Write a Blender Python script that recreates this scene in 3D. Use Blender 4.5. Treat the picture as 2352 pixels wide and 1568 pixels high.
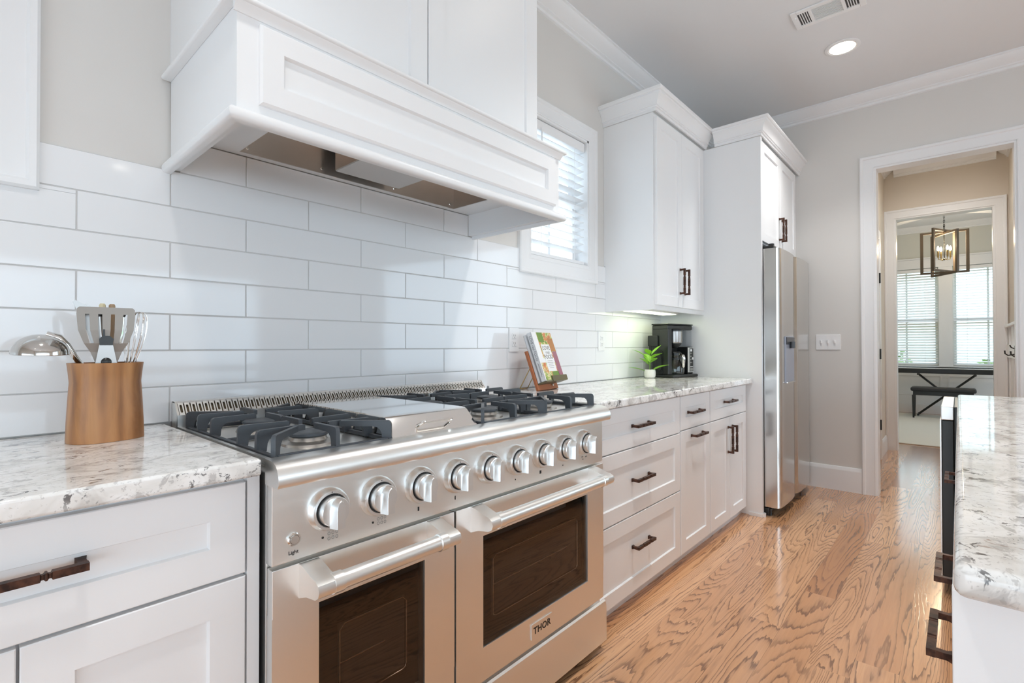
import bpy, bmesh, math, random
from mathutils import Matrix, Vector
from math import sin, cos, pi, radians as RAD

random.seed(7)
for _o in list(bpy.data.objects):
    bpy.data.objects.remove(_o, do_unlink=True)
SC = bpy.context.scene
COL = SC.collection

# ------------------------------------------------------------------ camera
cam_d = bpy.data.cameras.new('camera')
cam_d.sensor_width = 36.0
cam_d.lens = 1147.22 / 2352 * 36.0
cam_d.clip_start = 0.02
cam = bpy.data.objects.new('camera', cam_d)
COL.objects.link(cam)
YAW, PITCH, ROLL = .7297, .0094, -.0014
CAM = Vector((-.41297, -1.68334, 1.13147))
_f = Vector((cos(YAW) * cos(PITCH), sin(YAW) * cos(PITCH), sin(PITCH)))
_r = Vector((sin(YAW), -cos(YAW), 0)); _u = _r.cross(_f)
_R = _r * cos(ROLL) + _u * sin(ROLL); _U = -_r * sin(ROLL) + _u * cos(ROLL)
_m = Matrix((_R, _U, -_f)).transposed().to_4x4()
_m.translation = CAM
cam.matrix_world = _m
SC.camera = cam

# ------------------------------------------------------------------ view, world, daylight
SC.view_settings.view_transform = 'Standard'
SC.view_settings.look = 'None'
SC.view_settings.gamma = 1.0
SC.view_settings.exposure = 0.74
try:
    SC.view_settings.use_curve_mapping = False
except Exception:
    pass
SC.cycles.max_bounces = 10
SC.cycles.diffuse_bounces = 6
SC.cycles.glossy_bounces = 6
SC.cycles.transparent_max_bounces = 12
SC.cycles.sample_clamp_indirect = 6.0
SC.cycles.caustics_reflective = False
SC.cycles.caustics_refractive = False
SC.cycles.use_denoising = True

W = bpy.data.worlds.new('world'); SC.world = W; W.use_nodes = True
_bg = W.node_tree.nodes['Background']
_bg.inputs[0].default_value = (.70, .86, 1.0, 1)
_bg.inputs[1].default_value = 2.5

def portal(name, loc, rot, sx, sy):
    l = bpy.data.lights.new(name, 'AREA'); l.shape = 'RECTANGLE'; l.size = sx; l.size_y = sy
    l.cycles.is_portal = True
    o = bpy.data.objects.new(name, l); COL.objects.link(o); o.location = loc; o.rotation_euler = rot
    return o
portal('daylight_portal', (-3.25, -3.075, .76), (0, RAD(-90), 0), 1.48, 4.45)
portal('daylight_portal', (4.32, -3.85, 1.21), (0, RAD(90), 0), 2.38, 3.1)  # serves the added unseen opening in the end wall
portal('daylight_portal', (0, -5.55, 1.45), (RAD(90), 0, 0), 4.8, 1.1)
portal('daylight_portal', (1.893, .16, 1.994), (RAD(-90), 0, 0), .56, .78)
portal('daylight_portal', (10.58, -1.02, 1.6), (0, RAD(90), 0), 1.6, .84)
portal('daylight_portal', (10.58, -2.03, 1.6), (0, RAD(90), 0), 1.6, .84)
portal('daylight_portal', (8.4, -3.75, 1.6), (RAD(90), 0, 0), 2.0, 1.6)

# ------------------------------------------------------------------ mesh builder
class MB:
    def __init__(s):
        s.v = []; s.f = []; s.m = []
    def add(s, vs, fs, m=0, M=None):
        b = len(s.v)
        if M is not None:
            vs = [M @ Vector(v) for v in vs]
        s.v.extend([tuple(v) for v in vs])
        for f in fs:
            s.f.append(tuple(b + i for i in f)); s.m.append(m)
        return s
    def box(s, x0, x1, y0, y1, z0, z1, b=0, seg=2, m=0, M=None):
        if x0 > x1: x0, x1 = x1, x0
        if y0 > y1: y0, y1 = y1, y0
        if z0 > z1: z0, z1 = z1, z0
        if b <= 0:
            vs = [(x, y, z) for x in (x0, x1) for y in (y0, y1) for z in (z0, z1)]
            fs = [(0, 1, 3, 2), (4, 6, 7, 5), (0, 4, 5, 1), (2, 3, 7, 6), (0, 2, 6, 4), (1, 5, 7, 3)]
            return s.add(vs, fs, m, M)
        bm = bmesh.new()
        bmesh.ops.create_cube(bm, size=1, matrix=Matrix.Translation(((x0+x1)/2, (y0+y1)/2, (z0+z1)/2)) @ Matrix.Diagonal((x1-x0, y1-y0, z1-z0, 1)))
        b = min(b, .49 * min(x1-x0, y1-y0, z1-z0))
        bmesh.ops.bevel(bm, geom=bm.edges[:], offset=b, segments=seg, profile=.5, affect='EDGES')
        return s.bm(bm, m, M)
    def bm(s, bm, m=0, M=None):
        bm.verts.index_update()
        vs = [v.co.copy() for v in bm.verts]; fs = [[v.index for v in f.verts] for f in bm.faces]
        bm.free()
        return s.add(vs, fs, m, M)
    def tube(s, pts, r, n=10, closed=False, cap=True, m=0, M=None, rot=0, up=None):
        pts = [Vector(p) for p in pts]; k = len(pts)
        rs = r if isinstance(r, (list, tuple)) else [r] * k
        def tan(i):
            if closed: return (pts[(i+1) % k] - pts[(i-1) % k]).normalized()
            if i == 0: return (pts[1] - pts[0]).normalized()
            if i == k-1: return (pts[-1] - pts[-2]).normalized()
            a = (pts[i+1] - pts[i]).normalized() + (pts[i] - pts[i-1]).normalized()
            return a.normalized() if a.length > 1e-6 else (pts[i+1]-pts[i]).normalized()
        t0 = tan(0)
        nrm = Vector(up) if up else (Vector((0, 0, 1)) if abs(t0.z) < .9 else Vector((0, 1, 0)))
        nrm = (nrm - t0 * nrm.dot(t0)).normalized()
        vs = []
        for i in range(k):
            t = tan(i)
            nrm = (nrm - t * nrm.dot(t))
            nrm = nrm.normalized() if nrm.length > 1e-6 else t.orthogonal().normalized()
            bi = t.cross(nrm)
            for j in range(n):
                a = 2*pi*j/n + rot
                vs.append(pts[i] + (nrm * cos(a) + bi * sin(a)) * rs[i])
        fs = []
        for i in range(k if closed else k-1):
            for j in range(n):
                a = i*n+j; b = i*n+(j+1) % n; c = ((i+1) % k)*n+(j+1) % n; d = ((i+1) % k)*n+j
                fs.append((a, b, c, d))
        if cap and not closed:
            fs.append(tuple(range(n))[::-1]); fs.append(tuple(range((k-1)*n, k*n)))
        return s.add(vs, fs, m, M)
    def cyl(s, p, q, r, n=16, m=0, M=None, r2=None):
        return s.tube([p, q], [r, r if r2 is None else r2], n=n, m=m, M=M)
    def lathe(s, prof, n=24, m=0, M=None, sx=1, sy=1, closed=False):
        vs = []; k = len(prof)
        for r, z in prof:
            for j in range(n):
                a = 2*pi*j/n; vs.append((r*cos(a)*sx, r*sin(a)*sy, z))
        fs = []
        for i in range(k if closed else k-1):
            for j in range(n):
                fs.append((i*n+j, i*n+(j+1) % n, ((i+1) % k)*n+(j+1) % n, ((i+1) % k)*n+j))
        if not closed:
            fs.append(tuple(range(n))[::-1]); fs.append(tuple(range((k-1)*n, k*n)))
        return s.add(vs, fs, m, M)
    def prism(s, poly, axis, a0, a1, m=0, M=None):
        """poly in the two other axes (cyclic order x->(y,z), y->(x,z), z->(x,y))"""
        def P(p, a):
            return {'x': (a, p[0], p[1]), 'y': (p[0], a, p[1]), 'z': (p[0], p[1], a)}[axis]
        n = len(poly)
        vs = [P(p, a0) for p in poly] + [P(p, a1) for p in poly]
        fs = [tuple(range(n))[::-1], tuple(range(n, 2*n))] + [(i, (i+1) % n, n+(i+1) % n, n+i) for i in range(n)]
        return s.add(vs, fs, m, M)
    def sphere(s, c, r, m=0, M=None, u=16, v=10, sc=(1, 1, 1)):
        bm = bmesh.new()
        bmesh.ops.create_uvsphere(bm, u_segments=u, v_segments=v, radius=r, matrix=Matrix.Translation(c) @ Matrix.Diagonal((*sc, 1)))
        return s.bm(bm, m, M)
    def mesh(s, name, mats, ang=32):
        me = bpy.data.meshes.new(name)
        me.from_pydata(s.v, [], s.f)
        for k in (mats if isinstance(mats, (list, tuple)) else [mats]):
            me.materials.append(k)
        me.polygons.foreach_set('material_index', s.m)
        me.update()
        bm = bmesh.new(); bm.from_mesh(me)
        bmesh.ops.recalc_face_normals(bm, faces=bm.faces[:])
        bm.to_mesh(me); bm.free()
        me.polygons.foreach_set('use_smooth', [True] * len(me.polygons))
        me.set_sharp_from_angle(angle=RAD(ang))
        return me

INV = {}
def wn(o):
    if o.data and len(o.data.polygons) > 5:
        md = o.modifiers.new('weighted_normal', 'WEIGHTED_NORMAL'); md.mode = 'FACE_AREA'; md.weight = 50; md.keep_sharp = True
    return o
def link(name, data=None):
    o = bpy.data.objects.new(name, data); COL.objects.link(o); return o
def thing(name, label, cat, loc=(0, 0, 0), rz=0, group=None, local=False):
    o = link(name); o.empty_display_size = .05
    o.location = loc; o.rotation_euler = (0, 0, rz)
    o['label'] = label; o['category'] = cat
    if group: o['group'] = group
    M = Matrix.Translation(loc) @ Matrix.Rotation(rz, 4, 'Z')
    INV[o.name] = Matrix.Identity(4) if local else M.inverted()
    return o
def part(name, mb, mats, parent, label=None, ang=32):
    o = wn(link(name, mb.mesh(name, mats, ang) if isinstance(mb, MB) else mb))
    o.parent = parent
    if parent.name in INV: o.matrix_parent_inverse = INV[parent.name]
    if label: o['label'] = label
    return o
def single(name, mb, mats, label, cat, group=None, ang=32, loc=None):
    o = wn(link(name, mb.mesh(name, mats, ang) if isinstance(mb, MB) else mb))
    o['label'] = label; o['category'] = cat
    if group: o['group'] = group
    if loc: o.location = loc
    return o
def struct(name, mb, mats, parent=None, label=None, cat=None, ang=32):
    o = wn(link(name, mb.mesh(name, mats, ang)))
    if parent:
        o.parent = parent
        if parent.name in INV: o.matrix_parent_inverse = INV[parent.name]
    else:
        o['kind'] = 'structure'
        if label: o['label'] = label
        if cat: o['category'] = cat
    return o
def dup(root, label=None, loc=None, rz=None, group=None):
    r = root.copy(); COL.objects.link(r)
    if label: r['label'] = label
    if group: r['group'] = group
    if loc is not None: r.location = loc
    if rz is not None: r.rotation_euler = (0, 0, rz)
    for ch in list(root.children):
        c = ch.copy(); COL.objects.link(c); c.parent = r
        for g in ch.children:
            d = g.copy(); COL.objects.link(d); d.parent = c
    return r
def text_mb(mb, body, size, M, m=0, ext=.0004, bold=0.0, shear=0.0, sp=1.0):
    cu = bpy.data.curves.new('txt', 'FONT'); cu.body = body; cu.size = size
    cu.align_x = 'CENTER'; cu.align_y = 'CENTER'; cu.extrude = ext; cu.offset = bold; cu.shear = shear; cu.space_character = sp
    cu.resolution_u = 3
    o = bpy.data.objects.new('txt', cu); COL.objects.link(o)
    dg = bpy.context.evaluated_depsgraph_get(); dg.update()
    me = bpy.data.meshes.new_from_object(o.evaluated_get(dg))
    mb.add([v.co.copy() for v in me.vertices], [list(p.vertices) for p in me.polygons], m, M)
    bpy.data.objects.remove(o, do_unlink=True); bpy.data.curves.remove(cu); bpy.data.meshes.remove(me)
    return mb
def frame(o, ux, uy):
    ux = Vector(ux).normalized(); uy = Vector(uy).normalized(); uz = ux.cross(uy)
    M = Matrix((ux, uy, uz)).transposed().to_4x4(); M.translation = Vector(o); return M

# ------------------------------------------------------------------ materials
def mat(name, col=(.8, .8, .8), rough=.5, metal=0., spec=None, coat=0., trans=0., ior=None, emis=None, estr=0., bump=None):
    m = bpy.data.materials.new(name); m.use_nodes = True
    b = m.node_tree.nodes['Principled BSDF']
    b.inputs['Base Color'].default_value = (*col, 1); b.inputs['Roughness'].default_value = rough
    b.inputs['Metallic'].default_value = metal
    if spec is not None: b.inputs['Specular IOR Level'].default_value = spec
    if coat: b.inputs['Coat Weight'].default_value = coat; b.inputs['Coat Roughness'].default_value = .16
    if trans: b.inputs['Transmission Weight'].default_value = trans
    if ior: b.inputs['IOR'].default_value = ior
    if emis: b.inputs['Emission Color'].default_value = (*emis, 1); b.inputs['Emission Strength'].default_value = estr
    if bump:
        N = NT(m)
        n = N.noise(bump[0], 3, .6, vec=N.coord(bump[2] if len(bump) > 2 else (1, 1, 1)))
        N.bump(n, bump[1])
    return m
class NT:
    def __init__(s, m):
        s.t = m.node_tree; s.b = s.t.nodes['Principled BSDF']; s._c = None
    def n(s, typ, **kw):
        x = s.t.nodes.new(typ)
        for k, v in kw.items(): setattr(x, k, v)
        return x
    def l(s, a, b): s.t.links.new(a, b)
    def coord(s, scale=(1, 1, 1), loc=(0, 0, 0), rot=(0, 0, 0)):
        if s._c is None: s._c = s.n('ShaderNodeTexCoord').outputs['Object']
        mp = s.n('ShaderNodeMapping'); s.l(s._c, mp.inputs[0])
        mp.inputs['Scale'].default_value = scale; mp.inputs['Location'].default_value = loc; mp.inputs['Rotation'].default_value = rot
        return mp.outputs[0]
    def noise(s, scale, det=2, rough=.5, dist=0, vec=None):
        x = s.n('ShaderNodeTexNoise'); x.inputs['Scale'].default_value = scale; x.inputs['Detail'].default_value = det
        x.inputs['Roughness'].default_value = rough; x.inputs['Distortion'].default_value = dist
        if vec is not None: s.l(vec, x.inputs['Vector'])
        return x.outputs[0]
    def ramp(s, fac, stops):
        x = s.n('ShaderNodeValToRGB'); e = x.color_ramp.elements
        while len(e) < len(stops): e.new(.5)
        for i, (p, c) in enumerate(stops):
            e[i].position = p; e[i].color = (*c, 1) if isinstance(c, tuple) else (c, c, c, 1)
        s.l(fac, x.inputs[0]); return x.outputs[0]
    def mix(s, fac, a, b, mode='MIX'):
        x = s.n('ShaderNodeMix', data_type='RGBA', blend_type=mode)
        for sock, v in ((0, fac), (6, a), (7, b)):
            if isinstance(v, (int, float)): x.inputs[sock].default_value = v
            elif isinstance(v, tuple): x.inputs[sock].default_value = (*v, 1)
            else: s.l(v, x.inputs[sock])
        return x.outputs[2]
    def math(s, op, a, b=0., c=0.):
        x = s.n('ShaderNodeMath', operation=op)
        for i, v in enumerate((a, b, c)):
            if isinstance(v, (int, float)): x.inputs[i].default_value = v
            else: s.l(v, x.inputs[i])
        return x.outputs[0]
    def bump(s, h, st, dist=.002):
        x = s.n('ShaderNodeBump'); x.inputs['Strength'].default_value = st; x.inputs['Distance'].default_value = dist
        s.l(h, x.inputs['Height']); s.l(x.outputs[0], s.b.inputs['Normal'])
    def base(s, c): s.l(c, s.b.inputs['Base Color'])
    def rough(s, r): s.l(r, s.b.inputs['Roughness'])

WHITE = mat('cabinet_white', (.84, .845, .85), .32)
TRIM = mat('trim_white', (.84, .845, .85), .35)
WALL = mat('wall_paint', (.70, .68, .65), .6, bump=(260, .04))
BEIGE = mat('hall_paint', (.68, .61, .52), .6, bump=(260, .04))
CEIL = mat('ceiling_paint', (.79, .80, .81), .75, bump=(200, .04))
PLASTIC = mat('white_plastic', (.86, .86, .86), .3)
TILE = mat('glazed_tile', (.83, .835, .845), .07)
GROUT = mat('grout', (.60, .59, .58), .8)
BLACK = mat('black_plastic', (.016, .017, .016), .3)
DULLSTEEL = mat('dull_steel', (.36, .34, .32), .26, 1)
DARK = mat('dark_gap', (.01, .01, .01), .6)
IRON = mat('cast_iron', (.060, .068, .078), .42, bump=(700, .15))
CHROME = mat('polished_chrome', (.80, .79, .77), .08, 1)
BRASS = mat('brass_wire', (.48, .36, .17), .3, 1)
RUBBER = mat('rubber', (.02, .02, .02), .7)
GOLDSTEEL = mat('liner_steel', (.80, .75, .70), .30, 1)
MARK = mat('black_print', (.02, .02, .02), .5)
GREYMARK = mat('grey_print', (.36, .35, .33), .5)
KEYWHITE = mat('key_white', (.85, .85, .84), .25)
VINYL = mat('black_vinyl', (.02, .022, .025), .35)

def steel(name, col, rough, stretch):
    m = mat(name, col, rough, 1); N = NT(m)
    n = N.noise(1, 3, .6, vec=N.coord(stretch))
    N.rough(N.math('MULTIPLY_ADD', n, rough*.4, rough*.8))
    return m
STEEL = steel('brushed_steel', (.90, .895, .87), .33, (3, 300, 300))
LIDSTEEL = steel('griddle_steel', (.93, .92, .90), .06, (300, 3, 300))
STEELV = steel('brushed_steel_fridge', (.64, .625, .60), .17, (300, 300, 4))
KNOBSTEEL = steel('knob_steel', (.85, .86, .855), .32, (60, 60, 60))

def bronze():
    m = mat('oil_rubbed_bronze', (.07, .035, .025), .38, .75); N = NT(m)
    N.base(N.ramp(N.noise(60, 3, .6, vec=N.coord()), [(.35, (.035, .02, .016)), (.7, (.14, .065, .042))]))
    return m
BRONZE = bronze()

def granite():
    m = mat('granite', (.8, .78, .74), .06); N = NT(m)
    v = N.coord((1, 1.25, 1), rot=(0, 0, RAD(24)))
    c = N.ramp(N.noise(9, 4, .6, .9, v), [(.36, (.62, .60, .57)), (.46, (.80, .79, .76)), (.60, (.90, .895, .88))])
    grey = N.ramp(N.noise(15, 5, .68, 1.1, N.coord((1, 1.35, 1), (2, 4, 1), (0, 0, RAD(24)))), [(.55, 0.), (.60, 1.)])
    c = N.mix(N.math('MULTIPLY', grey, .66), c, (.44, .425, .41))
    brown = N.ramp(N.noise(10, 5, .7, 1.3, N.coord((1, 1.3, 1), (3.1, 7.7, 2), (0, 0, RAD(20)))), [(.66, 0.), (.69, 1.)])
    c = N.mix(N.math('MULTIPLY', brown, .65), c, (.30, .20, .14))
    clus = N.ramp(N.noise(6, 2, .5, .5, N.coord((1, 1.2, 1), (9, 2, 5))), [(.40, 0.), (.52, 1.)])
    dark = N.ramp(N.noise(30, 5, .72, .8, N.coord((1, 1, 1), (5, 1, 1))), [(.585, 0.), (.62, 1.)])
    c = N.mix(N.math('MULTIPLY', N.math('MULTIPLY', clus, dark), .88), c, (.085, .08, .08))
    fine = N.ramp(N.noise(120, 2, .6, 0, v), [(.60, 0.), (.66, 1.)])
    c = N.mix(N.math('MULTIPLY', fine, .40), c, (.30, .28, .27))
    N.base(c)
    return m
GRANITE = granite()

def oak():
    m = mat('oak_floor', (.5, .25, .12), .25, coat=.8); N = NT(m)
    sep = N.n('ShaderNodeSeparateXYZ'); N.l(N.coord(), sep.inputs[0])
    x, y = sep.outputs[0], sep.outputs[1]
    yw = N.math('DIVIDE', y, .127); row = N.math('FLOOR', yw)
    wn = N.n('ShaderNodeTexWhiteNoise', noise_dimensions='1D'); N.l(row, wn.inputs['W'])
    xo = N.math('MULTIPLY_ADD', wn.outputs[0], 9., x)
    seg = N.math('FLOOR', N.math('DIVIDE', xo, 1.5))
    cb = N.n('ShaderNodeCombineXYZ'); N.l(row, cb.inputs[0]); N.l(seg, cb.inputs[1])
    w2 = N.n('ShaderNodeTexWhiteNoise', noise_dimensions='2D'); N.l(cb.outputs[0], w2.inputs['Vector'])
    rnd = w2.outputs[0]
    gv = N.n('ShaderNodeCombineXYZ')
    N.l(N.math('MULTIPLY', xo, .60), gv.inputs[0])
    N.l(N.math('MULTIPLY_ADD', rnd, 40., N.math('MULTIPLY', y, 6.0)), gv.inputs[1])
    N.l(N.math('MULTIPLY', rnd, 17.), gv.inputs[2])
    field = N.math('ADD', N.noise(1.0, 1, .4, .3, gv.outputs[0]), N.math('MULTIPLY', N.noise(14., 2, .5, 0., gv.outputs[0]), .035))
    ring = N.math('FRACT', N.math('MULTIPLY', field, N.math('MULTIPLY_ADD', wn.outputs[0], 18., 20.)))
    line = N.ramp(ring, [(0., 1.), (.11, .9), (.22, .30), (.45, .06), (.94, .0), (1., .9)])
    hv = N.n('ShaderNodeCombineXYZ')
    N.l(N.math('MULTIPLY', xo, 4.), hv.inputs[0]); N.l(N.math('MULTIPLY_ADD', rnd, 50., N.math('MULTIPLY', y, 110.)), hv.inputs[1]); N.l(rnd, hv.inputs[2])
    fib = N.noise(1.0, 3, .6, .2, hv.outputs[0])
    tone = N.mix(rnd, (.50, .225, .095), (.80, .46, .245))
    tone = N.mix(N.math('MULTIPLY', N.ramp(fib, [(.35, 1.), (.6, 0.)]), .35), tone, (.48, .23, .105))
    pat = N.noise(2.2, 2, .5, 0, gv.outputs[0])
    c = N.mix(N.math('MULTIPLY', line, N.ramp(pat, [(.30, .30), (.55, .95)])), tone, (.21, .10, .052))
    fy = N.math('FRACT', yw)
    seam = N.math('LESS_THAN', fy, .010)
    c = N.mix(N.math('MULTIPLY', seam, .6), c, (.16, .08, .04))
    N.base(c)
    N.rough(N.math('MULTIPLY_ADD', fib, .10, .10))
    N.bump(N.math('SUBTRACT', 0., N.math('MAXIMUM', line, N.math('MULTIPLY', seam, 2.))), .12, .001)
    return m
OAK = oak()

def acacia():
    m = mat('acacia_wood', (.4, .2, .08), .36); N = NT(m)
    v = N.coord((26, 26, 3.5))
    n1 = N.noise(1, 4, .6, 1.4, v)
    staves = N.noise(1, 0, .5, 0, N.coord((34, 34, .01)))
    c = N.ramp(n1, [(.25, (.17, .066, .024)), (.5, (.39, .17, .06)), (.72, (.55, .27, .105))])
    c = N.mix(.55, c, N.ramp(staves, [(.38, (.14, .055, .022)), (.5, (.44, .20, .072)), (.62, (.56, .29, .12))]))
    N.base(c); return m
ACACIA = acacia()
TERRA = mat('reddish_wood', (.42, .14, .055), .5, bump=(90, .2, (1, 1, 6)))
LEDGE = mat('olive_metal', (.17, .15, .085), .4, .5)
LANTERN = mat('weathered_wood', (.16, .125, .09), .6, bump=(60, .3, (1, 1, 5)))
RUG = mat('cream_rug', (.72, .69, .62), .95, bump=(300, .5))
LEAF = mat('leaf_green', (.24, .52, .035), .38)
LEAF2 = mat('shrub_green', (.16, .27, .06), .6)
CERAMIC = mat('white_ceramic', (.84, .82, .78), .35)
SIDING = mat('house_siding', (.84, .86, .86), .7)
LAWN = mat('lawn', (.16, .26, .08), .9, bump=(40, .5))
SOIL = mat('soil', (.05, .035, .02), .9)
LAMPGLOW = mat('lamp_lens', (.9, .9, .88), .4, emis=(1., .93, .82), estr=9)
BULB = mat('candle_bulb', (1, .9, .7), .3, emis=(1., .78, .5), estr=16)
STRIP = mat('strip_lens', (.9, .95, .8), .4, emis=(.93, 1., .66), estr=1.8)
CANW = mat('lamp_can_white', (.9, .88, .84), .4)

def glass(name, tint=(1, 1, 1), refl=.04, rough=.0):
    m = bpy.data.materials.new(name); m.use_nodes = True; t = m.node_tree
    t.nodes.remove(t.nodes['Principled BSDF']); out = t.nodes['Material Output']
    a = t.nodes.new('ShaderNodeBsdfTransparent'); a.inputs[0].default_value = (*tint, 1)
    g = t.nodes.new('ShaderNodeBsdfGlossy'); g.inputs['Roughness'].default_value = rough; g.inputs[0].default_value = (1, 1, 1, 1)
    lw = t.nodes.new('ShaderNodeLayerWeight'); lw.inputs[0].default_value = .5
    pw = t.nodes.new('ShaderNodeMath'); pw.operation = 'POWER'; pw.inputs[1].default_value = 4.5
    fr = t.nodes.new('ShaderNodeMath'); fr.operation = 'MULTIPLY_ADD'; fr.inputs[1].default_value = .9; fr.inputs[2].default_value = refl
    t.links.new(lw.outputs['Facing'], pw.inputs[0]); t.links.new(pw.outputs[0], fr.inputs[0])
    mx = t.nodes.new('ShaderNodeMixShader')
    t.links.new(fr.outputs[0], mx.inputs[0]); t.links.new(a.outputs[0], mx.inputs[1]); t.links.new(g.outputs[0], mx.inputs[2])
    t.links.new(mx.outputs[0], out.inputs[0])
    return m
GLASS = glass('window_glass')
OVENGLASS = glass('oven_glass', (.64, .59, .55))
CARAFE = glass('carafe_glass', (.80, .82, .78))
TANK = glass('tank_plastic', (.90, .91, .92), rough=.1)

# ------------------------------------------------------------------ structure: kitchen
CZ = 3.05
S = .2045; ROW = .103375; ZA = 1.63762
EX = 4.23                        # kitchen side of the end wall
OY0, OY1, OZ = -1.213, -1.978, 2.48   # doorway in the end wall
def wall_with_holes(axis, a, b, u0, u1, z0, z1, holes):
    """slab between a..b on axis; u = other horizontal axis; holes = (u0,u1,z0,z1)"""
    mb = MB()
    us = sorted({u0, u1, *[h[0] for h in holes], *[h[1] for h in holes]})
    for i in range(len(us)-1):
        ua, ub = us[i], us[i+1]; mid = (ua+ub)/2
        cuts = sorted([(h[2], h[3]) for h in holes if h[0] < mid < h[1]])
        z = z0
        for c0, c1 in cuts + [(z1, z1)]:
            if c0 - z > 1e-5:
                if axis == 'y': mb.box(ua, ub, a, b, z, c0)
                else: mb.box(a, b, ua, ub, z, c0)
            z = c1
    return mb
W1 = (1.612, 2.175, 1.603, 2.385)
W2 = (-.926, -.363, 1.603, 2.385)
struct('wall_stove', wall_with_holes('y', .010, .15, -3.2, EX, 0, CZ, [W1, W2]), WALL)
struct('wall_end', wall_with_holes('x', EX, EX+.12, -5.5, .15, 0, CZ, [(OY1, OY0, -.01, OZ), (-5.4, -2.3, .02, 2.40)]), WALL)  # second hole is an unseen opening added to light the low drawer fronts
struct('wall_behind', wall_with_holes('x', -3.35, -3.2, -5.5, .15, 0, CZ, [(-5.3, -.85, .02, 1.50)]), WALL)
struct('wall_right', wall_with_holes('y', -5.65, -5.5, -3.35, 4.35, 0, CZ, [(-2.4, 2.4, .9, 2.0)]), WALL)
struct('ceiling_kitchen', MB().box(-3.35, 6.5, -5.65, .15, CZ, CZ+.12), CEIL)
struct('floor', MB().box(-3.35, 10.55, -5.65, 1.0, -.08, 0), OAK)

def crown_profile(k=1.0):     # (distance from wall, drop from ceiling), closed
    p = [(0, 0), (.085, 0), (.085, -.010), (.078, -.014), (.074, -.024), (.060, -.040), (.040, -.056), (.026, -.066), (.026, -.072), (.014, -.078), (.012, -.092), (0, -.096)]
    return [(a*k, b*k) for a, b in p]
def crown_x(x0, x1, ywall, sgn, z=CZ):
    return MB().prism([(ywall + sgn*a, z+b) for a, b in crown_profile()], 'x', x0, x1)
def crown_y(y0, y1, xwall, sgn, z=CZ):
    return MB().prism([(xwall + sgn*a, z+b) for a, b in crown_profile()], 'y', y0, y1)
struct('trim_1', crown_x(-3.2, EX, .010, -1), TRIM)
struct('trim_2', crown_y(-5.5, .0, EX, -1), TRIM)

def base_profile(h=.187):
    return [(0, 0), (.016, 0), (.016, h-.030), (.012, h-.022), (.010, h-.008), (.006, h), (0, h)]
struct('baseboard_end', MB().prism([(EX-a, b) for a, b in base_profile()], 'y', -.01, -1.125), TRIM)
struct('baseboard_end_right', MB().prism([(EX-a, b) for a, b in base_profile()], 'y', -2.07, -2.3), TRIM)

def casing_poly(w=.09, t=.022):   # across width: 0 = inner edge, w = outer edge; second = projection from the wall
    return [(0, 0), (0, t*.55), (.006, t*.62), (.012, t*.5), (w*.72, t*.62), (w*.78, t*.9), (w*.93, t), (w, t*.8), (w, 0)]
def casing_frame(y_in0, y_in1, z_top, xwall, sgn, z0=0., w=.088, bottom=None, t=.022):
    """door casing on an x = const wall, mitred; y_in0 > y_in1"""
    mb = MB(); P = casing_poly(w, t); n = len(P)
    def ring(y, z, dy, dz):
        return [(xwall + sgn*q, y + dy*p, z + dz*p) for p, q in P]
    rings = [ring(y_in0, z0, 1, 0), ring(y_in0, z_top, 1, 1), ring(y_in1, z_top, -1, 1), ring(y_in1, z0, -1, 0)]
    vs = [v for r in rings for v in r]; fs = []
    for i in range(3):
        for j in range(n-1): fs.append((i*n+j, i*n+j+1, (i+1)*n+j+1, (i+1)*n+j))
    fs.append(tuple(range(n))); fs.append(tuple(range(3*n, 4*n))[::-1])
    return mb.add(vs, fs)
def window_casing(x0, x1, z0, z1, ywall, w=.088, t=.024):
    mb = MB(); P = casing_poly(w, t); n = len(P)
    rings = []
    for x, z, dx, dz in ((x0, z0, -1, -1), (x0, z1, -1, 1), (x1, z1, 1, 1), (x1, z0, 1, -1)):
        rings.append([(x+dx*p, ywall - q, z+dz*p) for p, q in P])
    vs = [v for r in rings for v in r]; fs = []
    for i in range(4):
        for j in range(n-1): fs.append((i*n+j, i*n+j+1, ((i+1) % 4)*n+j+1, ((i+1) % 4)*n+j))
    return mb.add(vs, fs)

# doorway casing + jamb
struct('trim_3', casing_frame(OY0, OY1, OZ, EX, -1), TRIM)
jm = MB()
jm.box(EX-.004, EX+.124, OY0-.014, OY0, 0, OZ-.014).box(EX-.004, EX+.124, OY1, OY1+.014, 0, OZ-.014).box(EX-.004, EX+.124, OY1, OY0, OZ-.014, OZ)
struct('trim_4', jm, TRIM)
struct('trim_5', casing_frame(OY0, OY1, OZ, EX+.12, 1), TRIM)

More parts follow.
